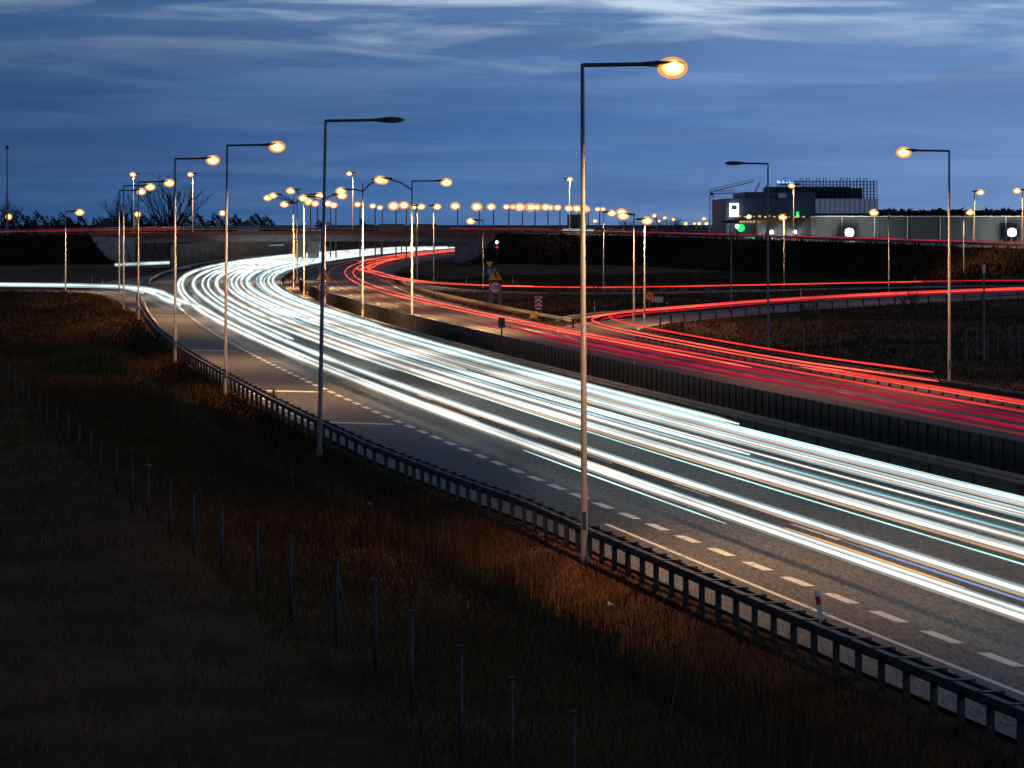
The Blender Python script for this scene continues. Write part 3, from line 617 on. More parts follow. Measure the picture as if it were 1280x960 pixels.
# traffic joining from the left
for k, (s, z, r, kind) in enumerate(((-1.0, .66, .12, 'white'), (.1, .68, .12, 'white'), (1.0, .62, .08, 'pale'))):
    P = shift([p for p in RL], s, z); cut = len(P)-(0, 4, 26)[k]
    trail('light_trail', P[:cut], r, kind, ('broad white trail on the joining slip road, lower edge', 'white trail along the middle of the joining slip road', 'pale upper trail on the joining slip road')[k], 'trails on the joining slip road')
trail('light_trail', [(lambda a: a)(W(145, 331, .66)), W(180, 329.5, .66), W(217, 328, .66)], .16, 'far', 'short thin white trail under the left end of the bridge', None)
trail('light_trail', [at(312, 308, 690), at(355, 306, 690)], .12, 'blue', 'short blue trail under the bridge over the noise wall', None)
# red trails, far carriageway
def sB(d, s): return s+wid(d)*.62
B = [(18.9, .7, .05, 'ember', 90, 300), (19.6, .7, .05, 'rose', 95, 330), (20.9, .80, .05, 'rose', 92, 190), (21.6, .70, .05, 'crimson', 100, 215), (21.9, .80, .055, 'coral', 150, 890), (22.3, .72, .03, 'crimson', 95, 180), (22.6, .72, .04, 'rose', 92, 200), (22.9, .80, .045, 'red', 100, 190),
     (23.2, .74, .055, 'coral', 170, 890), (23.7, .7, .04, 'crimson', 105, 220), (24.4, .76, .05, 'ember', 100, 210), (24.9, .74, .035, 'coral', 98, 150), (25.4, .74, .05, 'red', 112, 175), (25.9, .7, .05, 'rose', 100, 200), (26.5, .62, .03, 'red', 105, 152), (20.4, .7, .1, 'coral', 560, 890), (24.6, .75, .12, 'red', 470, 890), (26.0, .75, .08, 'ember', 240, 500), (19.5, .7, .08, 'ember', 240, 560)]
B += [(19.8+.9*i, .55+.04*(i % 3), .04+.03*(i % 2), ('rose', 'crimson', 'ember', 'rose')[i % 4], 92+3*(i*5 % 7), 190+11*(i*3 % 8)) for i in range(4)]
B.sort()
for k, (s, z, r, kind, d0, d1) in enumerate(B):
    ds = np.arange(d0, d1+3, 3.); ph = random.uniform(0, 6.3); sv = sB(ds, s)+.07*np.sin(ds/37.+ph)
    rr = list(grow(ds, r)*np.where(ds > 400, .8, 1)); rr[0] *= .3; rr[-1] *= .3
    trail('light_trail', [(float(a), float(b), z) for a, b in zip(lane(ds, sv), ds)], rr, kind, f'{ADJ[kind]} light trail, {ORD[k]} across the far carriageway from the dark median screen', TG['B'])
# slip road C: bright near part then the sweep to the right
iN = min(range(len(RC)), key=lambda i: abs(RC[i][1]-141)) ; iE = len(RC)
for k, (s, z, r, kind, a, b) in enumerate(((.9, 1.05, .06, 'red', iN, iE), (-.4, .85, .065, 'coral', iN-2, iE), (-1.1, .80, .05, 'coral', iN+3, iE-1), (.2, .7, .06, 'crimson', iN+34, iE), (1.3, .8, .06, 'crimson', iN+40, iE-2), (-1.7, .75, .06, 'ember', iN+34, iE))):
    trail('light_trail', shift(RC, s, z)[a:b], list(np.interp(range(b-a), [0, 1, 60, b-a-1], [r*.3, r*.8, r*1.1, r*1.2])), kind, ('bright red trail on the grass side of the slip road, topmost', 'coral trail in the middle of the slip road', 'coral trail nearest the motorway on the slip road', 'crimson trail inside the slip-road sweep', 'dark crimson trail beside the bluish barrier of the slip road', 'faint orange-red trail beside the pale barrier of the slip road')[k], 'red trails on the slip road')
for k, (s, z, r, kind, a, b) in enumerate(((.5, .75, .09, 'coral', 2, 70), (-.8, .75, .09, 'coral', 6, 64), (.0, .7, .07, 'red', 66, 100), (.2, .7, .08, 'crimson', 98, len(RD)))):
    P = shift(RD, s, z)[a:min(b, len(RD))]
    trail('light_trail', P, r, kind, ('coral trail curling off the motorway bend onto the lower road', 'inner coral trail curling off the motorway bend', 'red trail behind the merging sign on the lower road', 'thin crimson trail along the foot of the right embankment')[k], 'red trails on the lower road')
# links from the motorway bend to the lower road
for k, so_ in enumerate((0., 1.4)):
    ds = [800, 700, 600, 530, 490]; P = [(float(lane(d, sB(d, 25+so_*.6))), d, .75) for d in ds]+[(-24+so_, 462, .75), (-21+so_, 440, .75)]
    trail('light_trail', smooth(P, 5), .10, 'coral', ('coral trail leaving the far bend, outer one', 'coral trail leaving the far bend, inner one')[k], 'red trails on the lower road')
# overpass traffic
for k, (s, z, kind, a, b) in enumerate(((3.2, .8, 'crimson', 0, pidx(220)), (2., .7, 'crimson', pidx(690), len(PO)-1), (4.6, .62, 'tan', pidx(900), len(PO)-1), (-2, .7, 'far', pidx(688), pidx(735)), (-2.5, .9, 'crimson', pidx(560), pidx(680)))):
    trail('light_trail', shift(PO, s, z)[a:b+1], (.10, .12, .10, .22, .08)[k], kind, ('crimson trail on the left half of the overpass', 'long crimson trail along the right embankment top', 'pale orange trail along the right embankment top', 'short wide white trail on the overpass behind the foreground post', 'faint crimson trail on the overpass above the right abutment')[k], 'trails on the overpass')

# ---------------------------------------------------------------- signs
def text(s, size, m, parent, loc, rot=(math.pi/2, 0, 0), name='number', sx=1., bold=0.):
    c = bpy.data.curves.new(name, 'FONT'); c.body = s; c.size = size; c.align_x = 'CENTER'; c.align_y = 'CENTER'; c.extrude = .004; c.offset = bold
    c.materials.append(M[m]); o = bpy.data.objects.new(name, c); o.location = loc; o.rotation_euler = rot; o.scale = (sx, 1, 1); o.parent = parent; COL.objects.link(o); bpy.context.view_layer.update(); me = bpy.data.meshes.new_from_object(o); q = bpy.data.objects.new(name, me); q.location = loc; q.rotation_euler = rot; q.scale = (sx, 1, 1); q.parent = parent; COL.objects.link(q); bpy.data.objects.remove(o); return q
def disc(r, y, n=28, cx=0, cz=0, t=.02):
    P = [(cx+r*math.cos(2*math.pi*i/n), y, cz+r*math.sin(2*math.pi*i/n)) for i in range(n)]; Q = [(a, y+t, c) for a, _, c in P]
    return MB().add(P+Q, [tuple(range(n)), tuple(range(2*n-1, n-1, -1))]+[(i, n+i, n+(i+1) % n, (i+1) % n) for i in range(n)])
def tri(w, h, y, cz=0, flip=False, t=.02):
    k = -1 if flip else 1; P = [(-w/2, y, cz-k*h/2), (w/2, y, cz-k*h/2), (0, y, cz+k*h/2)]; 
    if flip: P = P[::-1]
    Q = [(a, y+t, c) for a, _, c in P]
    return MB().add(P+Q, [(0, 1, 2), (5, 4, 3), (0, 3, 4, 1), (1, 4, 5, 2), (2, 5, 3, 0)])
def limit_sign(px, pbase, d, z0, label):
    b = ((px-640)*d/F, d, z0); r = empty('road_sign', b)
    for sgn in (-.35, .35): MB().tube([(sgn, .08, -.3), (sgn, .08, 3.7)], .04, 8).build('post', M['galv'], r)
    disc(.60, 0, cz=1.75).build('sign_rim', M['red'], r); disc(.47, -.006, cz=1.75).build('sign_disc', M['white'], r); text('120', .52, 'black', r, (0, -.012, 1.74), bold=.012)
    tri(1.45, 1.25, 0, 3.05).build('warning_rim', M['red'], r); tri(1.30, 1.12, -.006, 3.03).build('warning_plate', M['yellow'], r)
    g = MB(); g.box((0, -.012, 3.0), (.13, .012, .62)); g.box((0, -.012, 3.3), (.24, .010, .14)); g.add([(.05, -.018, 2.92), (.15, -.018, 2.98), (.34, -.018, 2.66), (.24, -.018, 2.62)], [(3, 2, 1, 0)]); g.build('merging_symbol', M['black'], r)
    tag(r, label, 'road sign'); return r
limit_sign(404, 378, 292, .0, 'orange merging-traffic triangle over a round 120 sign in the median')
r = limit_sign(619, 378, 245*1.14, .25, 'orange merging-traffic triangle over a round 120 sign beside the lower road')
pl = MB(); pl.box((-.42, .05, .75), (.42, .05, 1.1)); pl.box((.42, .05, .75), (.42, .05, 1.1)); pl.build('base_plate', M['galv'], r)
d = 345; r = empty('road_sign', ((612-640)*d/F, d, 0)); MB().tube([(0, .06, -.3), (0, .06, 3.6)], .045, 8).build('post', M['galv'], r)
tri(.9, .82, 0, 3.2, True).build('yield_rim', M['red'], r); tri(.72, .66, -.006, 3.21, True).build('yield_plate', M['yellow'], r); disc(.42, 0, cz=2.35).build('arrow_disc', M['blue'], r)
g = MB(); g.box((0, -.01, 2.30), (.07, .012, .42)); g.add([(-.15, -.016, 2.48), (.15, -.016, 2.48), (0, -.016, 2.66)], [(0, 1, 2)]); g.build('arrow', M['white'], r)
tag(r, 'yellow give-way triangle above a round blue arrow sign', 'road sign')
# chevron board at the nose
d = 235; r = empty('chevron_board', W(673, 398.5, .0)); sx = .63*.9
for sgn in (-.2, .2): MB().tube([(sgn, .06, -.3), (sgn, .06, 1.4)], .04, 8).build('post', M['galv'], r)
MB().box((0, 0, 1.35), (.62, .04, 1.1)).build('board', M['white'], r)
for cz in (.93, 1.30, 1.67):
    MB().add([(-.31, -.03, cz-.16), (0, -.03, cz+.06), (.31, -.03, cz-.16), (.31, -.03, cz+.04), (0, -.03, cz+.26), (-.31, -.03, cz+.04)], [(0, 1, 4, 5), (1, 2, 3, 4)]).build('chevron', M['red'], r)
tag(r, 'red and white upright chevron board at the nose of the slip road', 'chevron board')
g = empty('crash_cushion', W(667, 401)); MB().box((0, 0, .45), (.7, 2.2, .55), taper=.85).build('body', M['rail'], g); MB().box((0, -1.15, .5), (.55, .08, .45)).build('nose_plate', M['yellow'], g); tag(g, 'small crash cushion in front of the upright chevron board', 'crash cushion')
# round 50 sign and leaning chevron board
d = 268; r = empty('road_sign', at(812, 384, d)); r.location.z = 0
hz = H-(370-HY)*d/F; MB().tube([(0, .06, -.3), (0, .06, hz+.3)], .045, 8).build('post', M['galv'], r)
disc(.42, 0, cz=hz).build('sign_rim', M['red'], r); disc(.32, -.006, cz=hz).build('sign_disc', M['yellow'], r); text('50', .36, 'black', r, (0, -.012, hz), bold=.01); tag(r, 'small round orange 50 sign on the slip-road bend', 'road sign')
d = 272; r = empty('chevron_board', at(822, 384, d)); r.location.z = 0; cz = H-(374.5-HY)*d/F
MB().box((0, 0, cz), (1.05, .04, .52)).build('board', M['white'], r)
for k in range(4):
    x = -.42+k*.26; MB().add([(x, -.03, cz-.25), (x+.11, -.03, cz-.25), (x+.22, -.03, cz), (x+.11, -.03, cz+.25), (x, -.03, cz+.25), (x+.11, -.03, cz)], [(0, 1, 2, 5), (5, 2, 3, 4)]).build('chevron', M['red'], r)
MB().tube([(0, .05, -.3), (0, .05, cz)], .04, 8).build('post', M['galv'], r); tag(r, 'wide red and white chevron board beside the round 50 sign', 'chevron board')
# dark back of a sign in front of the median screen
d = W(627, 440)[1]-3; r = empty('sign_back', ((627-640)*d/F, d, 0)); MB().tube([(0, 0, -.1), (0, 0, 2.1)], .05, 8).build('post', M['dark'], r); MB().box((0, -.06, 1.95), (.42, .05, .62)).build('panel', M['dark'], r); tag(r, 'small dark sign seen from behind before the ribbed median screen', 'road sign')
# signal-like lamp box by the right abutment
r = empty('signal_box', at(621, 312, 560)); r.location.z = 0; zz = H-(306-HY)*560/F
MB().tube([(0, 0, -.3), (0, 0, zz+1.3)], .08, 8).build('post', M['dark'], r); MB().box((-.1, 0, zz-.2), (1.3, .5, 2.)).build('housing', M['dark'], r); MB().blob((0, -.3, zz+.5), (.26, .15, .32)).build('white_lens', M['cool'], r, True); MB().blob((0, -.3, zz-.45), (.22, .15, .2)).build('red_lens', M['redl'], r, True)
tag(r, 'dark signal box with white and red light by the right bridge abutment', 'signal')
# roadside marker posts (delineators)
def marker(p, label, lean=0., h=.95):
    r = empty('marker_post', p); r.rotation_euler.y = lean; MB().box((0, 0, h/2), (.09, .04, h), 0, .9).build('body', M['white'], r); MB().box((0, -.012, h*.72), (.094, .05, h*.24)).build('red_band', M['red'], r); tag(r, label, 'marker post', 'red and white marker posts')
a = W(1048, 838, .0); marker((float(lane(a[1]+1.6, srail(a[1])+.10)), a[1]+1.6, .60), 'leaning red and white marker post on the nearest stretch of the double-beam barrier', -.16, .66)
b_ = W(328, 512); marker((float(lane(b_[1], srail(b_[1])+.3)), b_[1], 0), 'dark marker post at the left end of a cross stroke', 0, 1.)
for px, py, lb in ((1252, 694, None), (384, 376, 'small marker post by the tip of the median barrier bend'), (489, 406, 'small marker post left of the nearest double-armed lamp'), (793, 476, 'small marker post standing before the ribbed screen right of the foreground pole'), (743, 390, 'thin marker post at the slip-road turn'), (834, 391, 'marker post inside the slip-road sweep'), (641, 354, 'white marker post right of the 120 sign beyond the lower road'),
                   (583, 355, 'white marker post left of the give-way sign'), (80, 354, 'marker post behind the left slip road, left one'), (115, 354, 'marker post behind the left slip road, middle one'), (65+63, 357, 'marker post behind the left slip road, right one'), (1001, 372, 'marker post on the slip road below the shop'), (1144, 353, 'marker post at the foot of the right embankment')):
    if lb: marker(W(px, py), lb)

# ---------------------------------------------------------------- near fence posts
FP = [(717, 890, 1010), (639, 848, 1000), (576, 810, 958), (514, 766, 893), (468, 727, 850), (421, 699, 806), (363, 671, 778), (321, 652, 742), (277.5, 632, 715), (241.5, 617, 696), (212.5, 603, 677), (185, 588, 655), (165, 576, 637), (146, 563, 617), (126.5, 551, 603), (113, 539, 588), (99, 528, 575), (85, 516, 560), (71, 508, 550), (58, 500, 540), (49, 493, 531), (36, 480, 517), (28, 473, 508), (18, 463, 497), (10, 455, 488), (2, 441, 474)]
def hit(px, py):
    """walk the sight line through a pixel until it meets the ground"""
    k = (py-HY)/F; sx = (px-640)/F
    ds = np.arange(12, 1500, .25); zr = H-k*ds; g = ground_z(sx*ds, ds); i = int(np.argmax(zr < g)); d = ds[i]; return (sx*d, d, float(g[i]))
for k, (px, yt, yb) in enumerate(FP):
    p = hit(px, yb); h = (yb-yt)*p[1]/F; r = empty('fence_post', p); ln = random.uniform(-.02, .02)-(.03 if 3 <= k <= 4 else 0)
    MB().tube([(-ln, 0, -.3), (0, 0, h)], .035, 8).build('post', M['post'], r, True); MB().box((0, 0, h), (.085, .085, .03)).build('cap', M['galvd'], r)
    if px == 421:
        for e in (-.28, .28): MB().tube([(e*1.15, e*.4, -.2), (0, 0, h*.82)], .022, 6).build('brace', M['post'], r)
    lb = f'thin steel fence post, {ORD[k]} from the bottom of the picture in the bank fence line' if px != 421 else 'braced steel fence post on three feet in the dark grass'
    tag(r, lb, 'fence post', 'bare fence posts across the dark bank')

# right-hand mesh fence, posts, marker mast
a = W(1230, 446); r = empty('camera_mast', a); h = (446-333)*a[1]/F; MB().tube([(0, 0, -.3), (0, 0, h)], [.08, .05], 8).build('pole', M['galv'], r); MB().tube([(0, 0, h-.45), (0, 0, h+.1)], .09, 8).build('head', M['white'], r); tag(r, 'slim pole with pale tip in the grass right of the right-hand street lamp', 'pole')
r = empty('mesh_fence', W(1208, 447)); o0 = Vector(r.location); P = smooth([W(1208, 447), W(1235, 445), W(1262, 443), W(1300, 440)], 1.3); fm = MB()
for i, p in enumerate(P):
    q = Vector(p)-o0; MB().tube([(q.x, q.y, -.2), (q.x, q.y, 1.75)], .022, 6).build('post', M['rail'], r)
for zz in np.arange(.1, 1.75, .12): fm.tube([tuple(Vector(p)-o0+Vector((0, 0, zz))) for p in P], .003, 3)
fm.build('mesh', M['galv'], r); tag(r, 'pale mesh fence with many thin posts in the grass at the right edge', 'fence')
for k, px in enumerate((1005, 1026, 1050, 1140, 1265)):
    a = W(px, 437+k*2); r = MB().tube([(a[0], a[1], -.3), (a[0], a[1], 1.4 if k != 1 else 2.3)], .03, 6).build('stake', M['rail']); tag(r, f'{ORD[k]} thin stake from the left in the dark right-hand field', 'stake', 'thin stakes in the field')

# ---------------------------------------------------------------- commercial buildings, right
D = 560.
def bx(name, x0, x1, y0, y1, d, depth, m, parent):
    a, b = at(x0, y1, d), at(x1, y0, d); return MB().box(((a[0]+b[0])/2, d+depth/2, (a[2]+b[2])/2), (b[0]-a[0], depth, b[2]-a[2])).build(name, M[m], parent)
b = empty('dark_commercial_building', (0, 0, 0))
bx('wall', 908, 1019, 248, 335, D, 40, 'navy', b); bx('upper_storey', 931, 1019, 240, 248, D+3, 30, 'navy', b); bx('pale_panel', 1019.3, 1098, 248.5, 266.5, D-.2, 30, 'pale', b)
bx('lower_wall', 1019.5, 1098, 266.8, 335, D+.3, 30, 'grey', b)
for k in range(13): a = at(1019+k*6.2, 248.5, D-.22); z0 = at(0, 266.5, D)[2]; MB().box((a[0], D-.25, (a[2]+z0)/2), (.09, .06, a[2]-z0)).build('panel_joint', M['grey'], b)
bx('shop_front', 946, 1019, 272, 335, D-4, 4, 'brown', b)
for k in range(6): x = 948+k*11.8; bx('window', x, x+9.5, 280, 304, D-4.1, .1, 'navy', b)
for k in range(14):
    x = 923+k*6.1+(k % 3)*.8; bx('canopy_light', x, x+3.1, 269+(k % 2)*1.2, 271+(k % 3)*.6, D-5, .3, 'warm', b)
bx('canopy', 921, 1006, 273, 275, D-7, 7, 'brown', b)
for k in range(5): x = 925+k*4; bx('canopy_light', x, x+2.6, 276, 278, D-6, .3, 'warm', b)
for x, y0, y1, w in ((995.5, 264.5, 274, 3.2), (963, 0, 0, 0)):
    if w: bx('green_sign', x, x+w, y0, y1, D-1.5, .4, 'green', b)
e = empty('logo', (0, 0, 0)); bx('green_sign', 932, 944, 294.5, 297, D-4.6, .3, 'green', b); bx('green_sign', 941, 944, 297, 300.5, D-4.5, .3, 'green', b)
COL.objects.unlink(e)
a = at(926, 285, D-4.6); disc(.75, D-4.7, cx=a[0], cz=a[2]).build('green_emblem', M['green'], b)
a = at(1030, 281.5, D-.6)
for nm, dx, dz, r_, mm in (('emblem_leaf', -.35, .15, .42, 'green'), ('emblem_leaf', .1, -.4, .38, 'green'), ('emblem_leaf', -.4, -.45, .34, 'green'), ('emblem_leaf', .45, .35, .38, 'bluel')): disc(r_, D-.6, cx=a[0]+dx, cz=a[2]+dz).build(nm, M[mm], b)
text('3', 1.5, 'wlit', b, (at(1038, 0, D)[0], D-.6, a[2]-.05), name='lit_number', bold=.03)
tag(b, 'dark box-shaped commercial building with pale panel and lit shop front', 'building')
# scaffolded roof storey
r = empty('scaffold', (0, 0, 0)); sc = MB(); Dz = D+8
zb, zt2 = at(0, 249, Dz)[2], at(0, 227, Dz)[2]
MB().box((at(1014, 0, Dz)[0], Dz+9, (zb+at(0, 233, Dz)[2])/2), ((1066-962)*Dz/F, 8, at(0, 233, Dz)[2]-zb)).build('roof_storey', M['navy'], r)
for x in np.linspace(956, 1096, 34):
    for dy in (0, 4): X = at(x, 0, Dz)[0]; sc.tube([(X, Dz+dy, zb-2), (X, Dz+dy, zt2+(.25 if int(x) % 3 else .8)-(1.4 if x < 975 else 0))], .09, 4)
for z in np.linspace(zb+.3, zt2, 6):
    for dy in (0, 4): sc.tube([(at(975 if z > zt2-1 else 956, 0, Dz)[0], Dz+dy, z), (at(1096, 0, Dz)[0], Dz+dy, z)], .05, 4)
sc.build('frame', M['dark'], r)
bx('inner_wall', 1014, 1078, 235, 249, Dz+5, .3, 'dark', r)
for k in range(9): x = 985+k*9; bx('tarpaulin', x, x+3.4, 233, 239.5, Dz+1, .2, 'grey', r)
bx('ventilator', 973, 983, 241.5, 247.5, D+1.5, 2.5, 'pale', r)
tag(r, 'dark scaffolded storey with bare frame above the pale panel', 'scaffold')
r = empty('rooftop_sign', (0, 0, 0)); bx('backing', 971, 1001, 229.2, 230.5, D+9, .3, 'dark', r)
for k, w_ in enumerate((2, 1.6, 2.2, 1.6, 1.8, 1.4, 2., 1.6, 1.7)): x = 971.5+k*2.25; bx('letter', x, x+w_, 226.5-(1 if k % 3 == 0 else 0), 229, D+8.8, .3, 'bluel', r)
tag(r, 'small blue-lit lettering on the roof beside the scaffolding', 'sign')
r = empty('lit_sign', (0, 0, 0))
def fr(x0, x1, y0, y1): return bx('lit_panel', x0, x1, y0, y1, D-1, .5, 'wlit', r)
fr(912, 914.3, 254, 271); fr(921.2, 923.5, 254, 271); fr(914.3, 921.2, 254, 256.5); fr(914.3, 921.2, 262, 271)
bx('dark_window', 914.5, 921, 256.7, 261.8, D-.8, .3, 'navy', r); tag(r, 'white lit rectangular sign with dark square on the corner of the dark building', 'sign')
# long grey hall
b = empty('warehouse', (0, 0, 0)); bx('wall', 1019, 1420, 271, 335, D-12, 11, 'grey', b); bx('roof_edge', 1019, 1421, 269.9, 271, D-12.2, 11.5, 'pale', b)
for k in range(10): x = 1052+k*41; bx('wall_joint', x, x+.8, 271.2, 335, D-12.15, .1, 'pale', b)
for k, (x0, x1) in enumerate(((1115, 1122), (1131, 1143), (1163, 1179))): bx('skylight', x0, x1, 270, 271, D-12.6, .3, 'wlit' if k < 0 else 'pale', b)
tag(b, 'long low grey warehouse wall behind the right embankment', 'warehouse')
for px, lb in ((1062, 'dazzling white floodlight on the grey wall below the pale panel'), (1265.5, 'dazzling white floodlight on the grey wall at the right edge')):
    a = at(px, 290.5, D-16); r = empty('floodlight', (a[0], a[1], 0)); MB().tube([(0, 1.2, -.3), (0, 1.2, a[2]+.3)], .12, 8).build('mast', M['dark'], r); MB().box((0, .7, a[2]), (1.6, .5, 1.4)).build('housing', M['dark'], r); MB().blob((0, .2, a[2]), (.75, .3, .75)).build('lens', M['flood'], r, True)
    ld = bpy.data.lights.new('floodlight_light', 'POINT'); ld.energy = 2200; ld.color = (1, 1, .85); ld.shadow_soft_size = .6; lo = bpy.data.objects.new('floodlight_light', ld); COL.objects.link(lo); lo.parent = r; lo.location = (0, -1.0, a[2])
    tag(r, lb, 'floodlight')
for px, py, lb in ((936, 270+1, 'small white lamp by the green emblem'), (964.5, 290, 'small white lamp on the shop wall, left one'), (993.5, 290, 'small white lamp on the shop wall, right one'), (921.5, 283, 'small warm lamp at the corner of the lit shop front')):
    a = at(px, py, D-6); r = empty('wall_lamp', (a[0], a[1], a[2])); MB().box((0, .25, 0), (.3, .5, .2)).build('bracket', M['dark'], r); MB().blob((0, 0, 0), (.38, .3, .38)).build('bulb', M['cool'], r, True)
    ld = bpy.data.lights.new('wall_lamp_light', 'POINT'); ld.energy = 300; ld.color = (1, .95, .75); lo = bpy.data.objects.new('wall_lamp_light', ld); COL.objects.link(lo); lo.parent = r; lo.location = (0, -.5, -.6); tag(r, lb, 'wall lamp')
# cranes
def crane(px, ytop, ybase, jib, label, m='pale'):
    d = 640; a = at(px, ybase, d); r = empty('tower_crane', (a[0], d, a[2])); h = (ybase-ytop)*d/F; mb = MB()
    for sx, sy in ((-.4, -.4), (.4, -.4), (.4, .4), (-.4, .4)): mb.tube([(sx, sy, 0), (sx, sy, h)], .10, 4)
    n = int(h/1.2)
    for i in range(n): mb.tube([(-.4, -.4, i*h/n), (.4, -.4, (i+1)*h/n)], .06, 4)
    mb.build('mast', M[m], r); jb = MB(); k = d/F
    for (x0, y0, x1, y1) in jib: jb.tube([((x0-px)*k, 0, (ybase-y0)*k), ((x1-px)*k, 0, (ybase-y1)*k)], .13, 5); jb.tube([((x0-px)*k, .5, (ybase-y0)*k+.5), ((x1-px)*k, .5, (ybase-y1)*k+.5)], .08, 5)
    jb.build('jib', M[m], r)
    MB().box((0, 0, h+.1), (.7, .7, .6)).build('cab', M['cranered'], r); tag(r, label, 'crane')
crane(943.5, 243, 306, [(930, 244, 947, 245), (943, 243, 950, 229)], 'white crane mast with raised red-tipped jib behind the dark building')
crane(889.5, 243, 306, [(887, 240, 942, 227), (889, 242, 918, 241)], 'faint distant tower crane with two long thin jibs left of the dark building')
# small houses beyond the left of the bridge
for k, (x0, x1, y0, yr, lb, mm) in enumerate(((296, 320, 284, 275, 'pale gabled house beyond the bridge', 'pale'), (376, 398, 288, 281, 'white sloping roof beyond the bridge behind the lamp poles', 'pale'), (120, 150, 283, 272, 'dark barn roof among the left-hand trees', 'brown'))):
    d = 760; a, c = at(x0, y0, d), at(x1, yr, d); r = empty('house', ((a[0]+c[0])/2, d, 0)); w = (c[0]-a[0])/2; z0 = a[2]; z1 = c[2]
    MB().box((0, 4, z0/2-.2), (w*2, 8, z0+.4)).build('wall', M[mm], r)
    MB().add([(-w-.3, -.3, z0), (w+.3, -.3, z0), (0, -.3, z1), (-w-.3, 8.3, z0), (w+.3, 8.3, z0), (0, 8.3, z1)], [(0, 1, 2), (5, 4, 3), (0, 2, 5, 3), (1, 4, 5, 2), (0, 3, 4, 1)]).build('roof', M['pale'] if k == 1 else M['grey'], r); tag(r, lb, 'house')

# ---------------------------------------------------------------- trees
def bare_tree(px, ybase_hidden, ytop, d, spread, label, seed, n0=7, m='bark', name='bare_tree'):
    rr = random.Random(seed); h = (HY-ytop)*d/F+H+.1; b = ((px-640)*d/F, d, -.1); r = empty(name, b)
    tr = MB(); tr.tube([(0, 0, -.3), (.1, 0, h*.16), (.15, .1, h*.34)], [h*.030, h*.024, h*.018], 7).build('trunk', M[m], r)
    cr = MB()
    def grow_(p, v, l, rad, lev):
        q = p; pts = [tuple(p)]; rs = [rad]
        for k in range(3):
            v = (v+Vector((rr.uniform(-.22, .22), rr.uniform(-.22, .22), rr.uniform(-.02, .2)))).normalized(); q = q+v*l/3; pts.append(tuple(q)); rs.append(rad*(1-.22*(k+1)))
        cr.tube(pts, [q_*1.5 for q_ in rs], 4 if lev > 0 else 5, False)
        if lev < 4:
            for k in range(3 if lev < 3 else 3):
                t = rr.uniform(.45, 1.); i = min(2, int(t*3)); pp = Vector(pts[i]).lerp(Vector(pts[i+1]), t*3-i)
                w = (v+Vector((rr.uniform(-.75, .75), rr.uniform(-.75, .75), rr.uniform(-.15, .5)))).normalized(); grow_(pp, w, l*rr.uniform(.55, .8), rad*.5, lev+1)
    for k in range(n0):
        a = 2*math.pi*k/n0+rr.uniform(-.3, .3); v = Vector((math.cos(a)*spread, math.sin(a)*spread, 1)).normalized(); grow_(Vector((.1, 0, h*rr.uniform(.14, .34))), v, h*rr.uniform(.28, .4), h*.013, 0)
    cr.build('crown', M[m], r); tag(r, label, 'tree', 'bare winter trees'); return r
bare_tree(212, 290, 221, 700, .75, 'large bare spreading tree behind the bridge, between two lit lamps', 3, 9)
bare_tree(156, 290, 245, 760, .5, 'small bare tree left of the large spreading tree', 11)
bare_tree(8, 290, 252, 800, .6, 'bare tree at the far left edge by the thin mast', 5)
bare_tree(840, 290, 268, 850, .8, 'bare bushy tree above the right embankment, larger one', 8)
bare_tree(785, 290, 273, 850, .9, 'bare bushy tree beyond the overpass left of the larger one', 9)
bare_tree(812, 290, 275, 880, .9, 'low bare tree between the two bushy ones beyond the overpass', 14)
def crown_mesh(n, w, h, rr, col):
    c = rr.normal(0, 1, (n, 3)); c /= np.linalg.norm(c, axis=1)[:, None]; c *= rr.uniform(.35, 1, (n, 1))**.5
    c *= 1+.25*np.sin(c[:, :1]*5+c[:, 2:]*4); c = c*np.array([w, w*.8, h]); a = rr.normal(0, 1, (n, 3)); a /= np.linalg.norm(a, axis=1)[:, None]; b_ = np.cross(a, rr.normal(0, 1, (n, 3)))
    s = rr.uniform(.15, .4, (n, 1)); V = np.stack([c-a*s, c+a*s, c+b_*s], 1).reshape(-1, 3); t = np.repeat(rr.uniform(.5, 1.4, (n, 1)), 3, 0)*np.array(col); return V, np.arange(3*n).reshape(-1, 3), t
def leafy(px, ytop, d, wpx, label, seed, group):
    rr = np.random.default_rng(seed); ht = (HY-ytop)*d/F+H; w = wpx*d/F/2; hc = ht*.36; r = empty('dark_tree', ((px-640)*d/F, d, -.1))
    MB().tube([(0, 0, -.3), (.1, 0, ht*.6)], [.25, .12], 6).build('trunk', M['bark'], r)
    V, Fq, t = crown_mesh(900, w, hc, rr, (.022, .026, .016)); V[:, 2] += ht-hc; o = npmesh('crown', V, Fq, M['foliage'], t); o.parent = r; tag(r, label, 'tree', group)
rx = random.Random(4); k = 0
for px in list(range(14, 340, 13))+[405, 418, 452, 470]:
    yt = 268+rx.uniform(-5, 5)+(4 if px > 260 else 0)+(6 if px > 400 else 0); leafy(px+rx.uniform(-4, 4), yt, 800+rx.uniform(-20, 120), rx.uniform(16, 30), f'dark bushy tree, {ORD[k]} from the left along the horizon beyond the bridge', 40+k, 'dark trees beyond the bridge'); k += 1
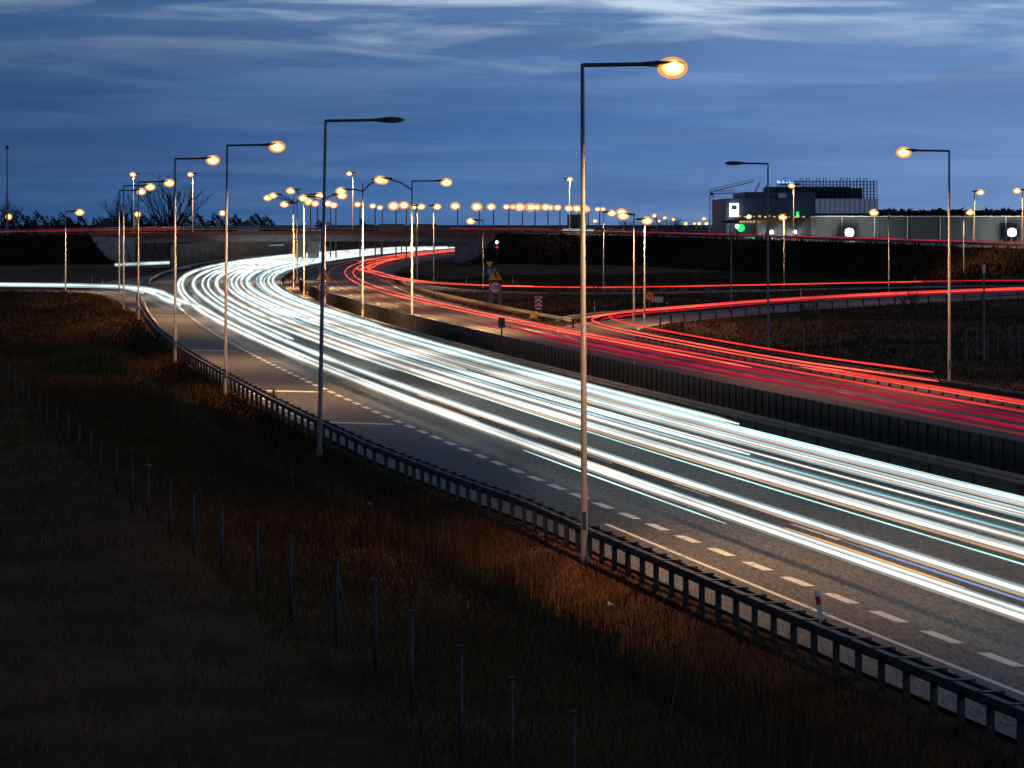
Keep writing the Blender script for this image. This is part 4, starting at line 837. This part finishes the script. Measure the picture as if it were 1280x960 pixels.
# far-off wood behind the warehouse
rr = np.random.default_rng(3); n = 26000; X = rr.uniform(at(1000, 0, 900)[0], at(1700, 0, 900)[0], n); top = 11.4+wob(X, X*0, .05, 8)*.9+wob(X, X*0, .4, 9)*.35
c = np.stack([X, 900+rr.uniform(0, 60, n), rr.uniform(0, 1, n)**.6*top], -1); a = rr.normal(0, 1, (n, 3)); a /= np.linalg.norm(a, axis=1)[:, None]; b2 = np.cross(a, rr.normal(0, 1, (n, 3))); s_ = .8
V = np.stack([c-a*s_, c+a*s_, c+b2*s_], 1).reshape(-1, 3); tag(npmesh('woods', V, np.arange(3*n).reshape(-1, 3), M['foliage'], np.repeat(rr.uniform(.6, 1.3, (n, 1)), 3, 0)*np.array((.022, .035, .018))), kind='stuff')

# ---------------------------------------------------------------- grass and reeds
def blades(name, x, d, h, w, cols, lean=.35, seed=0):
    r = np.random.default_rng(seed); n = len(x); z = ground_z(x, d); a = r.uniform(0, math.pi, n); cw = np.stack([np.cos(a), np.sin(a)], -1)*w[:, None]/2
    tip = r.normal(0, lean, (n, 2))*h[:, None]; V = np.zeros((n, 3, 3)); V[:, 0, 0] = x-cw[:, 0]; V[:, 0, 1] = d-cw[:, 1]; V[:, 1, 0] = x+cw[:, 0]; V[:, 1, 1] = d+cw[:, 1]; V[:, :2, 2] = z[:, None]-.03
    V[:, 2, 0] = x+tip[:, 0]; V[:, 2, 1] = d+tip[:, 1]; V[:, 2, 2] = z+h
    pz = np.clip(wob(x, d, .16, 23)*.9+.35, 0, 1)[:, None]; cols = cols*(1-pz*np.array([[.18, -.25, .1]]))*(.75+.5*np.clip(wob(x, d, .7, 29)+.5, 0, 1))[:, None]
    t = np.repeat(cols, 3, 0); return tag(npmesh(name, V.reshape(-1, 3), np.arange(3*n).reshape(-1, 3), M['foliage'], t), kind='stuff')
def tint(n, r, c1, c2): k = r.uniform(0, 1, (n, 1)); return (np.array(c1)*(1-k)+np.array(c2)*k)*r.uniform(.6, 1.3, (n, 1))
r = np.random.default_rng(21); n = 420000; d = r.uniform(28, 210, n)**1.; q = r.uniform(.15, 1, n)**1.25*34+.2; q = np.where(r.uniform(0, 1, n) < .45, r.uniform(.2, 10, n), q); x = lane(d, srail(d)-q)
keep = (np.abs(x/d) < .20); x, d, q = x[keep], d[keep], q[keep]; n = len(x); patch = wob(x, d, .5, 6)*.5+.5
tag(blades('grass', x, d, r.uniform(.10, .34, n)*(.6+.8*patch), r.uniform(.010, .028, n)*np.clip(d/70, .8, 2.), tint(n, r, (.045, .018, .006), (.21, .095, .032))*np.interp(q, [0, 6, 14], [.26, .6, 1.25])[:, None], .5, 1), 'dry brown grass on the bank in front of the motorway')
n = 60000; d = r.uniform(34, 230, n); q = r.normal(3.2, .75, n); q = np.where(q < 1.3, 3., q); x = lane(d, srail(d)-q*np.where(d > 150, 1.6, 1)); hh = r.uniform(.5, 1.15, n)*(.75+.4*wob(x, d, .3, 7))
tag(blades('reeds', x, d, np.clip(hh, .3, 1.5), r.uniform(.02, .045, n)*np.clip(d/70, .8, 2.), tint(n, r, (.036, .021, .010), (.11, .070, .034)), .10, 2), 'tall dry reeds in the ditch beside the motorway')
n = 240000; d = r.uniform(112, 470, n); s = 28.8+wid(d)+r.uniform(0, 1, n)**1.1*120; x = lane(d, s); ok = near(x, d, RN['C'], 4.4)*near(x, d, RN['D'], 4.4) > .02; ok &= np.abs(x/d) < .2; x, d = x[ok], d[ok]; n = len(x)
tag(blades('field_grass', x, d, r.uniform(.15, .5, n)*(.6+.8*(wob(x, d, .4, 11)*.5+.5)), r.uniform(.05, .12, n), tint(n, r, (.02, .012, .005), (.08, .052, .022)), .5, 3), 'rough dry grass between the motorway and the slip road')

r = np.random.default_rng(31)
for o in [o for o in bpy.data.objects if o.name.startswith('embankment') and o.type == 'MESH' and o.get('kind') == 'structure']:
    me = o.data; vs_ = np.array([v.co[:] for v in me.vertices]); qd = np.array([p.vertices[:] for p in me.polygons if len(p.vertices) == 4]); A_ = vs_[qd[:, 0]]; B_ = vs_[qd[:, 1]]; C_ = vs_[qd[:, 2]]; D_ = vs_[qd[:, 3]]
    slope_ = np.abs(A_[:, 2]-B_[:, 2]) > .3; A_, B_, C_, D_ = A_[slope_], B_[slope_], C_[slope_], D_[slope_]; ar = np.linalg.norm(np.cross(B_-A_, D_-A_), axis=1); n = 42000
    i = r.choice(len(A_), n, p=ar/ar.sum()); u_ = r.uniform(0, 1, (n, 1)); v_ = r.uniform(0, 1, (n, 1)); P_ = A_[i]*(1-u_)*(1-v_)+B_[i]*u_*(1-v_)+C_[i]*u_*v_+D_[i]*(1-u_)*v_
    cl_ = wob(P_[:, 0], P_[:, 1], .35, 17)*.5+.5; h = r.uniform(.2, .7, n)*(.5+1.3*np.clip(cl_, 0, 1)); h = np.where((cl_ > .78) & (r.uniform(0, 1, n) < .25), h*2.2, h); a = r.uniform(0, 3.14, n); w = r.uniform(.08, .2, n)
    V = np.zeros((n, 3, 3)); V[:, 0] = P_; V[:, 1] = P_; V[:, 2] = P_; V[:, 0, 0] -= w*np.cos(a); V[:, 1, 0] += w*np.cos(a); V[:, 0, 1] -= w*np.sin(a); V[:, 1, 1] += w*np.sin(a); V[:, 2, 2] += h; V[:, 2, :2] += r.normal(0, .2, (n, 2))
    tag(npmesh('embankment_grass', V.reshape(-1, 3), np.arange(3*n).reshape(-1, 3), M['foliage'], np.repeat(tint(n, r, (.010, .006, .003), (.055, .033, .014)), 3, 0)), 'rough dead grass on the embankment slope', kind='stuff')
for k, (px, py, lb) in enumerate(((763, 766, 'scrap of pale litter in the grass below the tallest lamp post'), (677, 679, 'pale scrap of litter left of the tallest lamp post'), (185, 589, 'scrap of litter by the upper fence posts'), (463, 638, 'torn scrap of litter on the dark slope by the reeds'))):
    p = hit(px, py); mb = MB(); rr = random.Random(k)
    mb.add([(p[0]+rr.uniform(-.12, .12), p[1]+rr.uniform(-.1, .1), p[2]+.1+rr.uniform(0, .16)) for _ in range(6)], [(0, 1, 2), (2, 3, 4), (4, 5, 0), (0, 2, 4), (1, 3, 5)]); tag(mb.build('litter', M['white']), lb, 'litter')

r = np.random.default_rng(77); n = 90000; d = r.uniform(195, 352, n); q = r.uniform(.3, 45, n); x = lane(d, srail(d)-q); ok = (near(x, d, RN['L'], 4.6) > .05) & (np.abs(x/d) < .19); x, d = x[ok], d[ok]; n = len(x)
tag(blades('meadow_grass', x, d, r.uniform(.15, .5, n)*(.5+.9*(wob(x, d, .3, 12)*.5+.5)), r.uniform(.05, .12, n), tint(n, r, (.02, .010, .004), (.085, .045, .017)), .5, 4), 'brown meadow grass below the joining slip road')

for k, (px, d_, h_, lb) in enumerate(((845, 205, 1.6, 'low bare shrub on the grass left of the unlit lamp'), (1005, 230, 2.2, 'bare shrub in the field just right of the unlit lamp'), (1080, 205, 1.5, 'small bare shrub in the middle of the right field'), (1135, 260, 2.4, 'taller bare shrub in the field left of the right-hand lamp'), (1255, 175, 1.4, 'low bare shrub in front of the pale mesh fence'), (745, 330, 2.2, 'bare shrub on the verge between lower road and slip road'), (690, 300, 1.8, 'bare shrub behind the upright chevron board'))):
    bare_tree(px, 0, HY-(h_-H-.1)*F/d_, d_, 1.1, lb, 60+k, 8, name='bare_shrub')['category'] = 'shrub'
